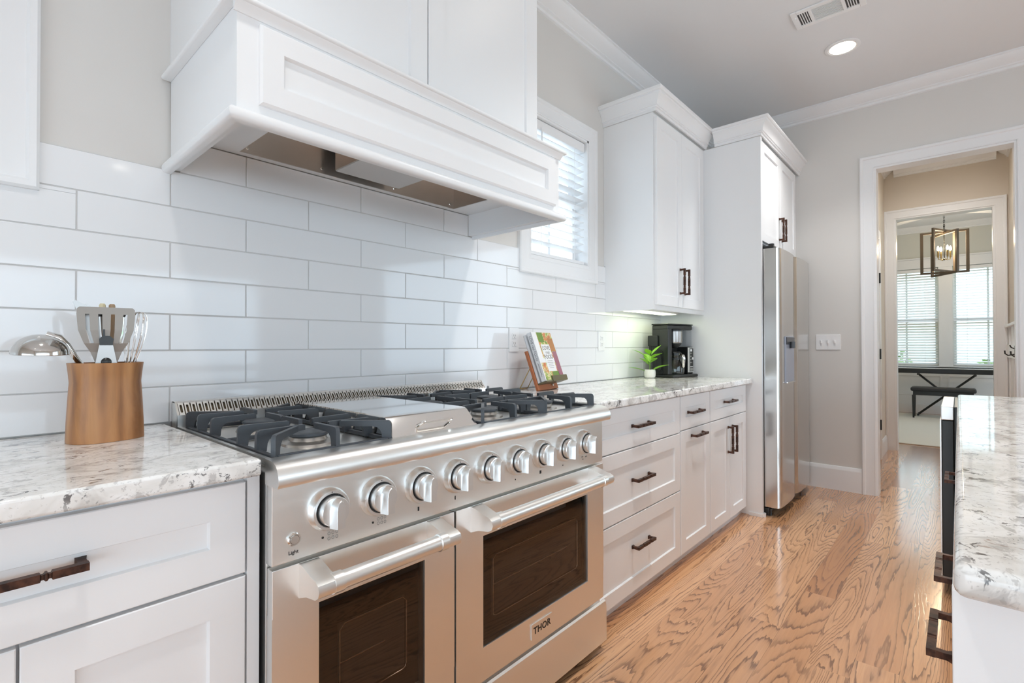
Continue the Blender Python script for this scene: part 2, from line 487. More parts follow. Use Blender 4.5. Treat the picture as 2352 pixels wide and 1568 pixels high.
# windows on the stove wall
def kitchen_window(i, w, z_meet):
    x0, x1, z0, z1 = w
    root = link('window_%d' % i); root['kind'] = 'structure'; INV[root.name] = Matrix.Identity(4)
    part('window_casing', window_casing(x0, x1, z0, z1, .010), TRIM, root)
    rv = MB()
    rv.box(x0-.002, x0+.012, .0, .15, z0, z1).box(x1-.012, x1+.002, .0, .15, z0, z1).box(x0, x1, .0, .15, z1-.012, z1+.002).box(x0, x1, -.004, .15, z0-.002, z0+.016, b=.003)
    part('window_jamb', rv, TRIM, root)
    sa = MB(); f = .040
    a0, a1, b0, b1 = x0+.012, x1-.012, z0+.016, z1-.012
    for (zz0, zz1, yy) in ((b0, z_meet+.02, .085), (z_meet-.02, b1, .115)):
        sa.box(a0, a0+f, yy, yy+.03, zz0, zz1).box(a1-f, a1, yy, yy+.03, zz0, zz1)
        sa.box(a0+f, a1-f, yy, yy+.03, zz0, zz0+f).box(a0+f, a1-f, yy, yy+.03, zz1-f, zz1)
        sa.box((a0+a1)/2-.011, (a0+a1)/2+.011, yy+.004, yy+.026, zz0+f, zz1-f)
    part('window_sash', sa, PLASTIC, root)
    part('glass_pane', MB().box(a0+f, a1-f, .099, .101, b0+f, z_meet-.02).box(a0+f, a1-f, .129, .131, z_meet+.02, b1-f), GLASS, root)
    return root
kitchen_window(1, W1, 2.0)
kitchen_window(2, W2, 2.0)

def blind(name, label, x0, x1, z0, z1, y, axis='y', pitch=.0445, slat=.050, tilt=14, group=None, wand=None, gap=.0, drop=None):
    """horizontal-slat blind; axis 'y' lies in an xz plane at y, axis 'x' lies in a yz plane at x = y"""
    root = thing(name, label, 'window blind', ((x0+x1)/2, y, z0) if axis == 'y' else (y, (x0+x1)/2, z0), group=group)
    def A(mb): return mb
    def bx(mb, u0, u1, d0, d1, za, zb, b=0, M=None):
        if axis == 'y': mb.box(u0, u1, y+d0, y+d1, za, zb, b=b)
        else: mb.box(y-d1, y-d0, u0, u1, za, zb, b=b)
    hd = MB(); bx(hd, x0, x1, -.028, .028, z1-.055, z1, .004); part('headrail', hd, PLASTIC, root)
    sl = MB(); n = int((z1-.06-z0-.03)/pitch)
    c, s_ = cos(RAD(tilt)), sin(RAD(tilt)); h = slat/2; t = .0014
    for i in range(n):
        zc = z1-.06-pitch*(i+.6)
        if axis == 'y':
            vs = [(x, y + u*c - v*s_, zc + u*s_ + v*c) for x in (x0+.004, x1-.004) for u, v in ((-h, -t), (h, -t), (h, t), (-h, t))]
        else:
            vs = [(y - u*c + v*s_, x, zc + u*s_ + v*c) for x in (x0+.004, x1-.004) for u, v in ((-h, -t), (h, -t), (h, t), (-h, t))]
        sl.add(vs, [(0, 1, 2, 3), (7, 6, 5, 4), (0, 4, 5, 1), (1, 5, 6, 2), (2, 6, 7, 3), (3, 7, 4, 0)])
    part('slats', sl, PLASTIC, root)
    br = MB(); bx(br, x0+.003, x1-.003, -.025, .025, z0+.004, z0+.024, .004); part('bottom_rail', br, PLASTIC, root)
    cd = MB()
    for fr in (.2, .8):
        u = x0 + (x1-x0)*fr
        for d in (-.026, .026):
            if axis == 'y': cd.cyl((u, y+d, z0+.02), (u, y+d, z1-.05), .0012, 6)
            else: cd.cyl((y-d, u, z0+.02), (y-d, u, z1-.05), .0012, 6)
    part('ladder_cord', cd, PLASTIC, root)
    if wand:
        wd = MB(); 
        if axis == 'y': wd.cyl((wand[0], y-.034, z1-.05), (wand[0], y-.034, z1-.05-wand[1]), .004, 8).sphere((wand[0], y-.034, z1-.045), .007, u=8, v=6)
        else: wd.cyl((y-.034, wand[0], z1-.05), (y-.034, wand[0], z1-.05-wand[1]), .004, 8)
        part('tilt_wand', wd, PLASTIC, root)
    return root
blind('window_blind', 'white slatted blind in the small window beside the range hood', 1.628, 2.159, 1.622, 2.370, .045, wand=(1.73, .42), tilt=-8, pitch=.0445)
blind('window_blind', 'white slatted blind in the window at the left picture edge', -.910, -.379, 1.622, 2.370, .045, tilt=16)

# ------------------------------------------------------------------ tile backsplash
def tiles():
    mb = MB(); g = .0016
    def rsub(r, h):
        x0, x1, z0, z1 = r; a0, a1, b0, b1 = h
        if a1 <= x0 or a0 >= x1 or b1 <= z0 or b0 >= z1: return [r]
        out = []
        if z0 < b0: out.append((x0, x1, z0, b0))
        if z1 > b1: out.append((x0, x1, b1, z1))
        zz0, zz1 = max(z0, b0), min(z1, b1)
        if x0 < a0: out.append((x0, a0, zz0, zz1))
        if x1 > a1: out.append((a1, x1, zz0, zz1))
        return out
    holes = [(W1[0]-.08, W1[1]+.08, W1[2]-.08, 9), (W2[0]-.08, W2[1]+.08, W2[2]-.08, 9)]
    X0, X1 = -1.75, 3.158
    for r in range(-1, 7):
        zt, zb = ZA - r*ROW, ZA - (r+1)*ROW
        if r == -1: zt, xa, xb = 1.733, .0235, 1.1665
        else: xa, xb = X0, X1
        zb = max(zb, .9155)
        par = r % 2
        for i in range(-20, 30):
            if i % 2 != par: continue
            t0, t1 = max(i*S, xa), min((i+2)*S, xb)
            if t1 - t0 < .004: continue
            rects = [(t0 + (g if t0 > xa else 0), t1 - (g if t1 < xb else 0), zb+g, zt-(g if r != -1 else 0))]
            for h in holes: rects = [q for rr in rects for q in rsub(rr, h)]
            for q in rects:
                if q[1]-q[0] > .004 and q[3]-q[2] > .004:
                    mb.box(q[0], q[1], 0, .0075, q[2], q[3], b=.0018, seg=2)
    return mb
tl = tiles()
gr = MB()
gr.box(-1.75, W2[0]-.08, .0025, .0098, .9155, ZA).box(W2[0]-.08, W2[1]+.08, .0025, .0098, .9155, W2[2]-.08).box(W2[1]+.08, W1[0]-.08, .0025, .0098, .9155, ZA)
gr.box(W1[0]-.08, W1[1]+.08, .0025, .0098, .9155, W1[2]-.08).box(W1[1]+.08, 3.158, .0025, .0098, .9155, ZA).box(.0235, 1.1665, .0025, .0098, ZA, 1.733)
bs = thing('tile_backsplash', 'glossy white subway tile backsplash laid in running bond behind the stove and counters', 'backsplash', (.7, 0, .914))
part('tiles', tl, TILE, bs); part('grout', gr, GROUT, bs)

# ------------------------------------------------------------------ pulls, shaker fronts, cabinets
def pull_mesh():
    mb = MB(); L = .0825; d = -.030
    k = .0085
    xs = [(-L, k), (-.040, k), (-.0385, k*.62), (-.036, k*.62), (-.034, k*.98), (-.032, k*.98), (-.030, k*.62), (-.0275, k*.62), (-.026, k),
          (.026, k), (.0275, k*.62), (.030, k*.62), (.032, k*.98), (.034, k*.98), (.036, k*.62), (.0385, k*.62), (.040, k), (L, k)]
    mb.tube([(x, d, 0) for x, _ in xs], [r for _, r in xs], n=4, rot=pi/4)
    for sx in (-1, 1):
        x = sx*(L-.0065)
        mb.tube([(x, d, 0), (x, -.010, 0), (x, -.003, 0), (x, -.0005, 0)], [.0085, .0075, .0105, .0105], n=4, rot=pi/4)
    return mb.mesh('handle', BRONZE, 25)
PULL = pull_mesh()
def pull(parent, x, y, z, vertical=False, facing='-y', label='dark bronze bar pull with turned bands'):
    o = link('handle', PULL); o.parent = parent; o['label'] = label
    R = {'-y': 0, '+y': pi, '-x': -pi/2, '+x': pi/2}[facing]
    M = Matrix.Translation((x, y, z)) @ Matrix.Rotation(R, 4, 'Z')
    if vertical: M = M @ Matrix.Rotation(pi/2, 4, 'Y')
    pr = parent
    o.matrix_basis = M
    return o
def shaker(u0, u1, v0, v1, t=.020, rail=.062, rec=.008, map_=None, e=.0018, sl=.003):
    """front at w=0 facing -w ... map_(u,v,w) -> xyz, w = depth into the cabinet"""
    mb = MB()
    def rect(a, w): return [(u0+a, v0+a, w), (u1-a, v0+a, w), (u1-a, v1-a, w), (u0+a, v1-a, w)]
    rings = [rect(0, t), rect(0, e), rect(e, 0), rect(rail, 0), rect(rail+sl, rec), ]
    vs = [map_(*p) for r in rings for p in r]; fs = []
    for i in range(len(rings)-1):
        for j in range(4): fs.append((i*4+j, i*4+(j+1) % 4, (i+1)*4+(j+1) % 4, (i+1)*4+j))
    fs.append((16, 17, 18, 19)); fs.append((3, 2, 1, 0))
    return mb.add(vs, fs)
def fy(y): return lambda u, v, w: (u, y+w, v)          # faces -y
def fyp(y): return lambda u, v, w: (u, y-w, v)         # faces +y
def fx(x): return lambda u, v, w: (x+w, u, v)          # faces -x

def carcass(x0, x1, yf, z0, z1, yb=-.002, toe=None):
    mb = MB()
    if toe:
        mb.box(x0, x1, yf, yb, toe[0], z1); mb.box(x0, x1, yf+toe[1], yb, z0, toe[0])
    else:
        mb.box(x0, x1, yf, yb, z0, z1)
    return mb

# ---- left base cabinet
YL = -.645
c = thing('base_cabinet', 'white shaker base cabinet with drawer over doors left of the stove', 'cabinet', (-.35, -.33, 0))
b = carcass(-.700, -.004, YL+.0215, 0, .878, toe=(.105, .07)); part('body', b, WHITE, c)
part('filler_strip', MB().box(-.0275, -.004, YL+.003, YL+.0213, .001, .878, b=.001), WHITE, c)
d = part('drawer', shaker(-.662, -.031, .692, .868, map_=fy(YL)), WHITE, c); pull(d, -.352, YL+.008, .790)
d = part('door', shaker(-.345, -.031, .115, .686, map_=fy(YL)), WHITE, c)
d = part('door', shaker(-.662, -.349, .115, .686, map_=fy(YL)), WHITE, c)
c = thing('base_cabinet', 'white base cabinet cut off by the left picture edge', 'cabinet', (-1.2, -.33, 0))
b = carcass(-1.75, -.7005, YL+.0215, 0, .878, toe=(.105, .07)); part('body', b, WHITE, c)
part('door', shaker(-1.20, -.704, .115, .868, map_=fy(YL)), WHITE, c)

# ---- right base cabinets
YR = -.620
ZT = .872
c = thing('drawer_base_cabinet', 'white base cabinet with three stacked drawers just right of the stove', 'cabinet', (1.64, -.32, 0))
part('body', carcass(1.2225, 2.066, YR+.0215, 0, .879, toe=(.055, .022)), WHITE, c)
for z0, z1, pz in ((.690, ZT, .781), (.397, .685, .545), (.062, .392, .253)):
    d = part('drawer', shaker(1.232, 2.062, z0, z1, map_=fy(YR)), WHITE, c); pull(d, 1.650, YR+.008, pz)
c = thing('narrow_base_cabinet', 'narrow white base cabinet with one drawer over a pull-out door', 'cabinet', (2.27, -.32, 0))
part('body', carcass(2.0665, 2.4755, YR+.0215, 0, .879, toe=(.055, .022)), WHITE, c)
d = part('drawer', shaker(2.071, 2.471, .697, ZT, map_=fy(YR)), WHITE, c); pull(d, 2.255, YR+.008, .781)
d = part('door', shaker(2.071, 2.471, .062, .692, map_=fy(YR)), WHITE, c); pull(d, 2.280, YR, .656)
c = thing('double_door_base_cabinet', 'white base cabinet with a drawer over two doors beside the tall panel', 'cabinet', (2.81, -.32, 0))
part('body', carcass(2.476, 3.1585, YR+.0215, 0, .879, toe=(.055, .022)), WHITE, c)
d = part('drawer', shaker(2.482, 3.118, .697, ZT, map_=fy(YR)), WHITE, c); pull(d, 2.800, YR+.008, .790)
d = part('door', shaker(2.482, 2.798, .062, .692, map_=fy(YR)), WHITE, c); pull(d, 2.770, YR, .555, True)
d = part('door', shaker(2.802, 3.118, .062, .692, map_=fy(YR)), WHITE, c); pull(d, 2.845, YR, .555, True)

# ---- countertops
def slab(x0, x1, y0, y1, z0=.8805, z1=.914, b=.006): return MB().box(x0, x1, y0, y1, z0, z1, b=b, seg=3)
single('countertop', slab(-1.75, -.012, -.674, -.001), GRANITE, 'speckled white and brown granite worktop left of the stove', 'countertop')
single('countertop', slab(1.2225, 3.158, -.652, -.001), GRANITE, 'long pale granite worktop right of the stove up to the tall panel', 'countertop')

# ---- upper cabinet by the window
def cab_crown(pts, z0, k=.066, h=.115):
    """mitred crown along a polyline of (x,y) whose outward side is to the right of travel"""
    prof = [(.0, 0), (.009, .0), (.009, .016), (.016, .018), (.016, .027), (.021, .029), (.023, .040), (.029, .056), (.040, .073), (.053, .084), (.053, .092), (.061, .094), (.066, .100), (.066, h), (0, h)]
    prof = [(a*k/.066, b) for a, b in prof]
    mb = MB(); n = len(prof); rings = []
    for i, p in enumerate(pts):
        p = Vector(p); ds = []
        if i > 0: ds.append((p - Vector(pts[i-1])).normalized())
        if i < len(pts)-1: ds.append((Vector(pts[i+1]) - p).normalized())
        ns = [Vector((q.y, -q.x)) for q in ds]
        if len(ns) == 1: m_ = ns[0]
        else:
            m_ = (ns[0]+ns[1]); m_ = m_ / m_.dot(ns[0])
        rings.append([(p.x + m_.x*a, p.y + m_.y*a, z0+b_) for a, b_ in prof])
    vs = [v for r in rings for v in r]; fs = []
    for i in range(len(pts)-1):
        for j in range(n): fs.append((i*n+j, i*n+(j+1) % n, (i+1)*n+(j+1) % n, (i+1)*n+j))
    fs.append(tuple(range(n))); fs.append(tuple(range((len(pts)-1)*n, len(pts)*n))[::-1])
    return mb.add(vs, fs)
c = thing('upper_cabinet', 'white two-door wall cabinet with crown above the coffee maker', 'cabinet', (2.76, -.16, 1.35))
part('body', MB().box(2.365, 3.1585, -.330, -.0005, 1.372, 1.640).box(2.365, 3.1585, -.330, .009, 1.640, 2.530).box(2.365, 2.384, -.330, -.0005, 1.350, 1.372).box(2.384, 3.1585, -.330, -.311, 1.350, 1.372), WHITE, c)
d = part('door', shaker(2.377, 2.733, 1.378, 2.505, map_=fy(-.351)), WHITE, c); pull(d, 2.700, -.351, 1.545, True)
d = part('door', shaker(2.737, 3.100, 1.378, 2.505, map_=fy(-.351)), WHITE, c); pull(d, 2.772, -.351, 1.545, True)
part('crown_moulding', cab_crown([(2.365, .009), (2.365, -.345), (3.1585, -.345)], 2.532), WHITE, c)
s_ = thing('under_cabinet_light', 'lit strip light fixed under the wall cabinet', 'light', (2.72, -.12, 1.353))
part('housing', MB().box(2.42, 3.02, -.200, -.080, 1.3565, 1.3715, b=.003), PLASTIC, s_)
part('lens', MB().box(2.435, 3.005, -.190, -.090, 1.3525, 1.3566), STRIP, s_)
l = bpy.data.lights.new('strip_glow', 'AREA'); l.shape = 'RECTANGLE'; l.size = .56; l.size_y = .09; l.energy = .4; l.color = (.93, 1., .66)
lo = bpy.data.objects.new('strip_glow', l); COL.objects.link(lo); lo.location = (2.72, -.17, 1.350); lo.parent = s_; lo.matrix_parent_inverse = INV[s_.name]

# ---- tall panel and cabinet above the fridge
c = thing('tall_panel', 'tall white side panel between the worktop and the refrigerator', 'panel', (3.175, -.36, 0))
pm = MB().box(3.159, 3.190, -.710, .009, 0, 2.529, b=.0015)
part('board', pm, WHITE, c)
part('shoe_moulding', MB().prism([(-.626, 0), (-.7095, 0), (-.7095, .02), (-.626, .02)], 'x', 3.147, 3.1592).cyl((3.175, -.7095, 0), (3.175, -.7095, .024), .016, 16), WHITE, c)
c = thing('over_fridge_cabinet', 'white two-door cabinet with crown above the refrigerator', 'cabinet', (3.70, -.35, 1.84))
part('body', MB().box(3.1905, 4.2295, -.684, .009, 1.832, 2.529), WHITE, c)
d = part('door', shaker(3.200, 3.662, 1.838, 2.512, map_=fy(-.706)), WHITE, c); pull(d, 3.628, -.706, 1.985, True)
d = part('door', shaker(3.666, 4.128, 1.838, 2.512, map_=fy(-.706)), WHITE, c); pull(d, 3.700, -.706, 1.985, True)
part('crown_moulding', cab_crown([(3.159, -.4113), (3.159, -.7075), (4.2295, -.7075)], 2.531, h=.108), WHITE, c)

# ------------------------------------------------------------------ refrigerator
F = thing('refrigerator', 'stainless steel side-by-side refrigerator with a water dispenser', 'refrigerator', (3.66, -.40, 0))
part('cabinet_body', MB().box(3.200, 4.108, -.700, -.02, .03, 1.775, b=.004), mat('fridge_grey', (.22, .22, .22), .4), F)
part('grille', MB().box(3.205, 4.103, -.735, -.66, .012, .055, b=.006), BLACK, F)
for x in (3.24, 4.06):
    part('foot', MB().cyl((x, -.72, 0), (x, -.72, .045), .026, 12).cyl((x, -.70, .01), (x, -.70, .05), .02, 12), BLACK, F)
def fridge_door(x0, x1):
    """slightly bowed front"""
    prof = []
    n = 14
    for i in range(n+1):
        u = i/n; x = x0 + (x1-x0)*u
        prof.append((x, -.802 - .010*(1-(2*u-1)**2) + .012*max(0, abs(2*u-1)-.94)/.06))
    return [(x0, -.709), *prof, (x1, -.709)]
ld = MB(); ld.prism(fridge_door(3.199, 3.626), 'z', .062, 1.780)
dl = part('door', ld, STEELV, F)
disp = MB()
disp.box(3.322, 3.548, -.8165, -.800, .878, 1.196, b=.003, m=0)
dpart = part('dispenser', disp, [mat('dispenser_grey', (.36, .38, .44), .35, .3)], dl)
part('nozzle_panel', MB().box(3.330, 3.540, -.8215, -.816, 1.140, 1.190, b=.002).cyl((3.435, -.830, 1.115), (3.435, -.830, 1.16), .018, 16), mat('dispenser_black', (.04, .04, .045), .3), F)
part('drip_tray', MB().box(3.330, 3.540, -.826, -.816, .878, .888, b=.002), CHROME, F)
rd = MB(); rd.prism(fridge_door(3.652, 4.108), 'z', .062, 1.780)
part('door', rd, STEELV, F)
part('door_gap', MB().box(3.627, 3.651, -.775, -.70, .062, 1.778), DARK, F)
part('hinge_cover', MB().box(3.200, 3.30, -.775, -.64, 1.7805, 1.80, b=.008).cyl((3.225, -.755, 1.7805), (3.225, -.755, 1.812), .018, 14), BLACK, F)

# ------------------------------------------------------------------ range
RG = thing('gas_range', 'wide stainless double-oven gas range with nine knobs', 'stove', (.61, -.36, 0))
part('body', MB().box(.003, 1.217, -.655, -.012, .075, .893, b=.003), STEEL, RG)
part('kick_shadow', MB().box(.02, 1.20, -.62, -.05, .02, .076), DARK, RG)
for x in (.05, 1.17):
    part('leg', MB().cyl((x, -.58, 0), (x, -.58, .076), .02, 12), STEEL, RG)
# control panel and bullnose
part('control_panel', MB().box(.003, 1.217, -.681, -.6545, .700, .858, b=.002), STEEL, RG)
bn = [(-.6545, .8585), (-.712, .8585), (-.7165, .866), (-.716, .880), (-.711, .893), (-.703, .902), (-.692, .907), (-.676, .9085), (-.655, .9085), (-.655, .8930)]
part('bullnose', MB().prism(bn, 'x', .001, 1.219), STEEL, RG, ang=50)
# cooktop tray
ct = MB().box(.003, 1.217, -.6546, -.180, .8932, .899, b=.0015).box(.003, 1.217, -.180, -.012, .8932, .9115, b=.0015).box(.003, .013, -.6546, -.180, .899, .9085).box(1.207, 1.217, -.6546, -.180, .899, .9085)
part('cooktop', MB().box(.003, 1.217, -.6546, -.012, .8932, .899, b=.0015).box(.003, .012, -.6546, -.066, .899, .9085).box(1.208, 1.217, -.6546, -.066, .899, .9085), STEEL, RG)
# back guard with rounded slots
def stadium(cx, cz, w, h, n=5):
    r = w/2; pts = []
    for i in range(n+1):
        a = pi*i/n; pts.append((cx + r*cos(a), cz + h/2 - r + r*sin(a)))
    for i in range(n+1):
        a = pi + pi*i/n; pts.append((cx + r*cos(a), cz - h/2 + r + r*sin(a)))
    return pts
def slot_plate(x0, x1, n, map_, v0, v1, sw, sh):
    mb = MB(); cw = (x1-x0)/n
    for k in range(n):
        a, b_ = x0+k*cw, x0+(k+1)*cw; cx = (a+b_)/2; cv = (v0+v1)/2
        inner = stadium(cx, cv, sw, sh)
        outer = []
        for (px, pv) in inner:
            dx, dv = px-cx, pv-cv
            s1 = (cw/2)/abs(dx) if abs(dx) > 1e-9 else 1e9
            s2 = ((v1-v0)/2)/abs(dv) if abs(dv) > 1e-9 else 1e9
            q = min(s1, s2); outer.append((cx+dx*q, cv+dv*q))
        # corners
        N = len(inner)
        pts = inner + outer
        vs = [map_(p[0], p[1], 0) for p in pts] + [map_(p[0], p[1], .002) for p in inner]
        fs = []
        corners = [(b_, v1), (a, v1), (a, v0), (b_, v0)]
        for i in range(N):
            j = (i+1) % N
            o1, o2 = outer[i], outer[j]
            cc = None
            for c_ in corners:
                on1 = abs(o1[0]-c_[0]) < 1e-9 or abs(o1[1]-c_[1]) < 1e-9
                on2 = abs(o2[0]-c_[0]) < 1e-9 or abs(o2[1]-c_[1]) < 1e-9
                same = abs(o1[0]-o2[0]) < 1e-9 or abs(o1[1]-o2[1]) < 1e-9
                if on1 and on2 and not same: cc = c_
            if cc:
                vs.append(map_(cc[0], cc[1], 0)); fs.append((i, N+i, len(vs)-1, N+j, j))
            else: fs.append((i, N+i, N+j, j))
            fs.append((i, j, 2*N+j, 2*N+i))
        mb.add(vs, fs)
    return mb
# slanted face from (y -.063, z .941) up to (y -.037, z .973)
_a = Vector((-.063, .940)); _b = Vector((-.036, .9735)); _d = (_b-_a).normalized(); _L = (_b-_a).length; _nn = Vector((_d.y, -_d.x))
def gmap(x, v, w): return (x, _a.x + _d.x*v + _nn.x*w, _a.y + _d.y*v + _nn.y*w)
gp = slot_plate(.008, 1.212, 76, gmap, 0, _L, .0062, .027)
bg = MB().prism([(-.063, .899), (-.063, .940), (-.0625, .940), (-.055, .9395), (-.030, .9695), (-.036, .9735), (-.031, .975), (-.012, .975), (-.012, .899)], 'x', .003, 1.217)
bg2 = MB().prism([(-.0655, .899), (-.0635, .940), (-.0595, .940), (-.0595, .899)], 'x', .003, 1.217)
bg2.prism([(-.0375, .9725), (-.033, .976), (-.012, .976), (-.012, .973)], 'x', .003, 1.217)
bg2.prism([(-.0645, .899), (-.0635, .940), (-.036, .9755), (-.012, .9755), (-.012, .899)], 'x', .003, .008)
bg2.prism([(-.0645, .899), (-.0635, .940), (-.036, .9755), (-.012, .9755), (-.012, .899)], 'x', 1.212, 1.217)
g_ = part('back_guard', bg2, STEEL, RG)
part('slotted_vent', gp, mat('satin_steel', (.84, .82, .78), .42, .55), g_)
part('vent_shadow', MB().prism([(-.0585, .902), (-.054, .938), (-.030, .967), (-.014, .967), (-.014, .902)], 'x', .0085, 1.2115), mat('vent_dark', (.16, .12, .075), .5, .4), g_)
# burners and grates
def finger(mb, foot, tip, h0=.905, h1=.952, t=.0095, foot_w=.024):
    """cast grate finger: foot post at the rim with an arched arm reaching to the tip"""
    f_, q = Vector(foot), Vector(tip); d_ = (q-f_); L = d_.length; d_.normalize(); nn = Vector((-d_.y, d_.x))
    prof = [(0, h0), (foot_w*.92, h0), (foot_w, h1-.030), (foot_w+.004, h1-.022), (foot_w+.012, h1-.0155), (foot_w+.024, h1-.014), (L, h1-.013), (L, h1-.002), (L-.003, h1), (.009, h1), (.003, h1-.003), (.0005, h1-.010)]
    vs = []
    for sgn, in ((-1,), (1,)):
        for a, z in prof:
            p = f_ + d_*a + nn*(sgn*t/2); vs.append((p.x, p.y, z))
    n = len(prof)
    fs = [tuple(range(n))[::-1], tuple(range(n, 2*n))] + [(i, (i+1) % n, n+(i+1) % n, n+i) for i in range(n)]
    mb.add(vs, fs)
def grate(x0, x1, y0, y1):
    mb = MB()
    w = .010
    for ya, yb in ((y0, (y0+y1)/2), ((y0+y1)/2, y1)):
        cy = (ya+yb)/2; cx = (x0+x1)/2
        ft = .112
        for yy in (cy-.052, cy+.052):
            finger(mb, (x0, yy), (x0+ft, yy + (.012 if yy < cy else -.012))); finger(mb, (x1, yy), (x1-ft, yy + (.012 if yy < cy else -.012)))
        for xx in (x0, x1):
            for yy in ((ya if ya == y0 else None), (yb if yb == y1 else None)):
                if yy is None: continue
                sx = 1 if xx == x0 else -1; sy = 1 if yy == y0 else -1
                finger(mb, (xx, yy), (xx+sx*.088, yy+sy*.088))
        for yy in ((y0,) if ya == y0 else (y1,)):
            sy = 1 if yy == y0 else -1
            finger(mb, (cx, yy), (cx, yy+sy*.105))
        sy = -1 if ya == y0 else 1
        ym = (y0+y1)/2
        finger(mb, (cx, ym), (cx, ym+sy*.100))
    # low rim bars
    for xx in (x0, x1-w): mb.box(xx, xx+w, y0, y1, .9005, .911, b=.002)
    for yy in (y0, (y0+y1)/2-w/2, y1-w): mb.box(x0+w, x1-w, yy, yy+w, .9005, .911, b=.002)
    return mb
def burner(cx, cy, parent):
    b_ = part('burner', MB().lathe([(.0, .899), (.062, .899), (.060, .904), (.044, .909), (.040, .918), (.0, .918)], 28, M=Matrix.Translation((cx, cy, 0))), mat('burner_alloy', (.55, .52, .48), .35, .9) if not bpy.data.materials.get('burner_alloy') else bpy.data.materials['burner_alloy'], parent)
    part('burner_cap', MB().lathe([(.0, .9182), (.043, .9182), (.046, .921), (.045, .926), (.039, .9285), (.0, .9285)], 28, M=Matrix.Translation((cx, cy, 0))), IRON, b_)
GY0, GY1 = -.652, -.092
for (xa, xb) in ((.0175, .3005), (.612, .905), (.909, 1.2025)):
    part('grate', grate(xa, xb, GY0, GY1), IRON, RG, ang=40)
    for cy in (-.512, -.232):
        burner((xa+xb)/2, cy, RG)
# griddle and its steel cover
gcv = [(-.100, .8995), (-.652, .8995), (-.640, .910), (-.606, .950), (-.596, .9545), (-.588, .955), (-.140, .955), (-.130, .952), (-.110, .915)]
cvv = MB()
cvv.prism([(-.080, .8995), (-.6535, .8995), (-.6515, .9035), (-.612, .9490), (-.604, .9535), (-.590, .955), (-.095, .955), (-.082, .951)], 'x', .3045, .5930)
# taper the sides of the lid towards the top
cvv.v = [((x + (.007 if x < .45 else -.007)*max(0, (z-.905)/.05) if True else x), y, z) for x, y, z in cvv.v]
gc = part('griddle_cover', cvv, LIDSTEEL, RG)
_n = Vector((0, -.045, .040)).normalized()
part('cover_handle', MB().tube([(.388, -.6345, .9235), (.397, -.6500, .9345), (.404, -.6515, .9355), (.486, -.6515, .9355), (.493, -.6500, .9345), (.502, -.6345, .9235)], .0042, 8), LIDSTEEL, gc)
# knobs
KX = [.605 + (k-4)*.1212 for k in range(9)]
def knob_mats(): return KNOBSTEEL
def Rm(x, z, y=-.6811): return Matrix.Translation((x, y, z)) @ Matrix.Rotation(pi/2, 4, 'X')   # local z -> -y
bez = MB().lathe([(.0, 0), (.0455, 0), (.0455, .004), (.0430, .014), (.0405, .017), (.0350, .017), (.0338, .0145), (.0, .0145)], 40)
bez.cyl((0, .0378, .0165), (0, .0378, .0174), .0012, 8, m=1)
BEZ = bez.mesh('bezel', [KNOBSTEEL, MARK], 28)
gapm = MB().lathe([(.0, .0146), (.0336, .0146), (.0336, .0152), (.0, .0152)], 32); GAPM = gapm.mesh('shadow_ring', DARK)
kn = MB().lathe([(.0, .0153), (.0305, .0153), (.0312, .0200), (.0308, .0330), (.0296, .0350), (.0, .0350)], 48)
def grip(hw, z, sh):     # pointed-arch outline of the grip at height z
    return [(-hw, -.0300), (hw, -.0300), (hw, .0060), (hw*.86, .0150), (hw*.50, .0235), (0., .0292+sh), (-hw*.50, .0235), (-hw*.86, .0150), (-hw, .0060)]
lo_, hi_, tp_ = grip(.0150, 0, 0), grip(.0098, 0, -.001), grip(.0088, 0, -.003)
vs = [(x, y, .0349) for x, y in lo_] + [(x, y, .0545) for x, y in hi_] + [(x, y*.985, .0560) for x, y in tp_]
n_ = len(lo_)
kn.add(vs, [tuple(range(2*n_, 3*n_))] + [(k*n_+q, k*n_+(q+1) % n_, (k+1)*n_+(q+1) % n_, (k+1)*n_+q) for k in range(2) for q in range(n_)])
KN = kn.mesh('knob', KNOBSTEEL, 28)
for x in KX:
    bz = part('knob_bezel', BEZ, None, RG); bz.matrix_basis = Rm(x, .787)
    gm = link('shadow_ring', GAPM); gm.parent = bz
    k_ = link('knob', KN); k_.parent = bz
# light button and panel print
bt = MB().lathe([(0, 0), (.0135, 0), (.0135, .004), (.0115, .0065), (.0095, .0065), (.0090, .0050), (.0085, .0075), (0, .0075)], 24)
part('light_button', bt.mesh('light_button', CHROME), None, RG).matrix_basis = Rm(.046, .744)
CP = [o for o in RG.children if o.name.startswith('control_panel')][0]
def PM(x, z, y=-.6815): return frame((x, y, z), (1, 0, 0), (0, 0, 1))
part('light_lettering', text_mb(MB(), 'Light', .0105, PM(.046, .717)), MARK, CP)
for i, x in enumerate(KX):
    wd = {2: .0045, 3: .0030, 6: .0080}.get(i)
    mk = MB()
    if wd: mk.box(x-.004-wd/2, x-.004+wd/2, -.6818, -.6810, .7235, .7335)
    elif i in (0, 1): mk.cyl((x-.012, -.6811, .7285), (x-.012, -.6817, .7285), .0026, 10)
    elif i != 4: mk.cyl((x-.004, -.6811, .7285), (x-.004, -.6817, .7285), .0022, 8)
    if mk.v: part('printed_mark', mk, MARK, CP)
    if i in (0, 1):
        pg = MB()
        for r_ in range(2):
            for c_ in range(3):
                xx, z = x + .002 + c_*.009, .7335 - r_*.0105
                pg.tube([(xx + .0028*cos(a), -.6815, z+.0034*sin(a)) for a in [2*pi*q/10 for q in range(10)]], .0005, 4, closed=True)
        part('icon_print', pg, GREYMARK, CP)
part('off_lettering', text_mb(MB(), 'OFF', .006, PM(KX[8]-.008, .737)), GREYMARK, CP)
part('lite_lettering', text_mb(MB(), 'LITE', .006, PM(KX[8]+.016, .735)), GREYMARK, CP)
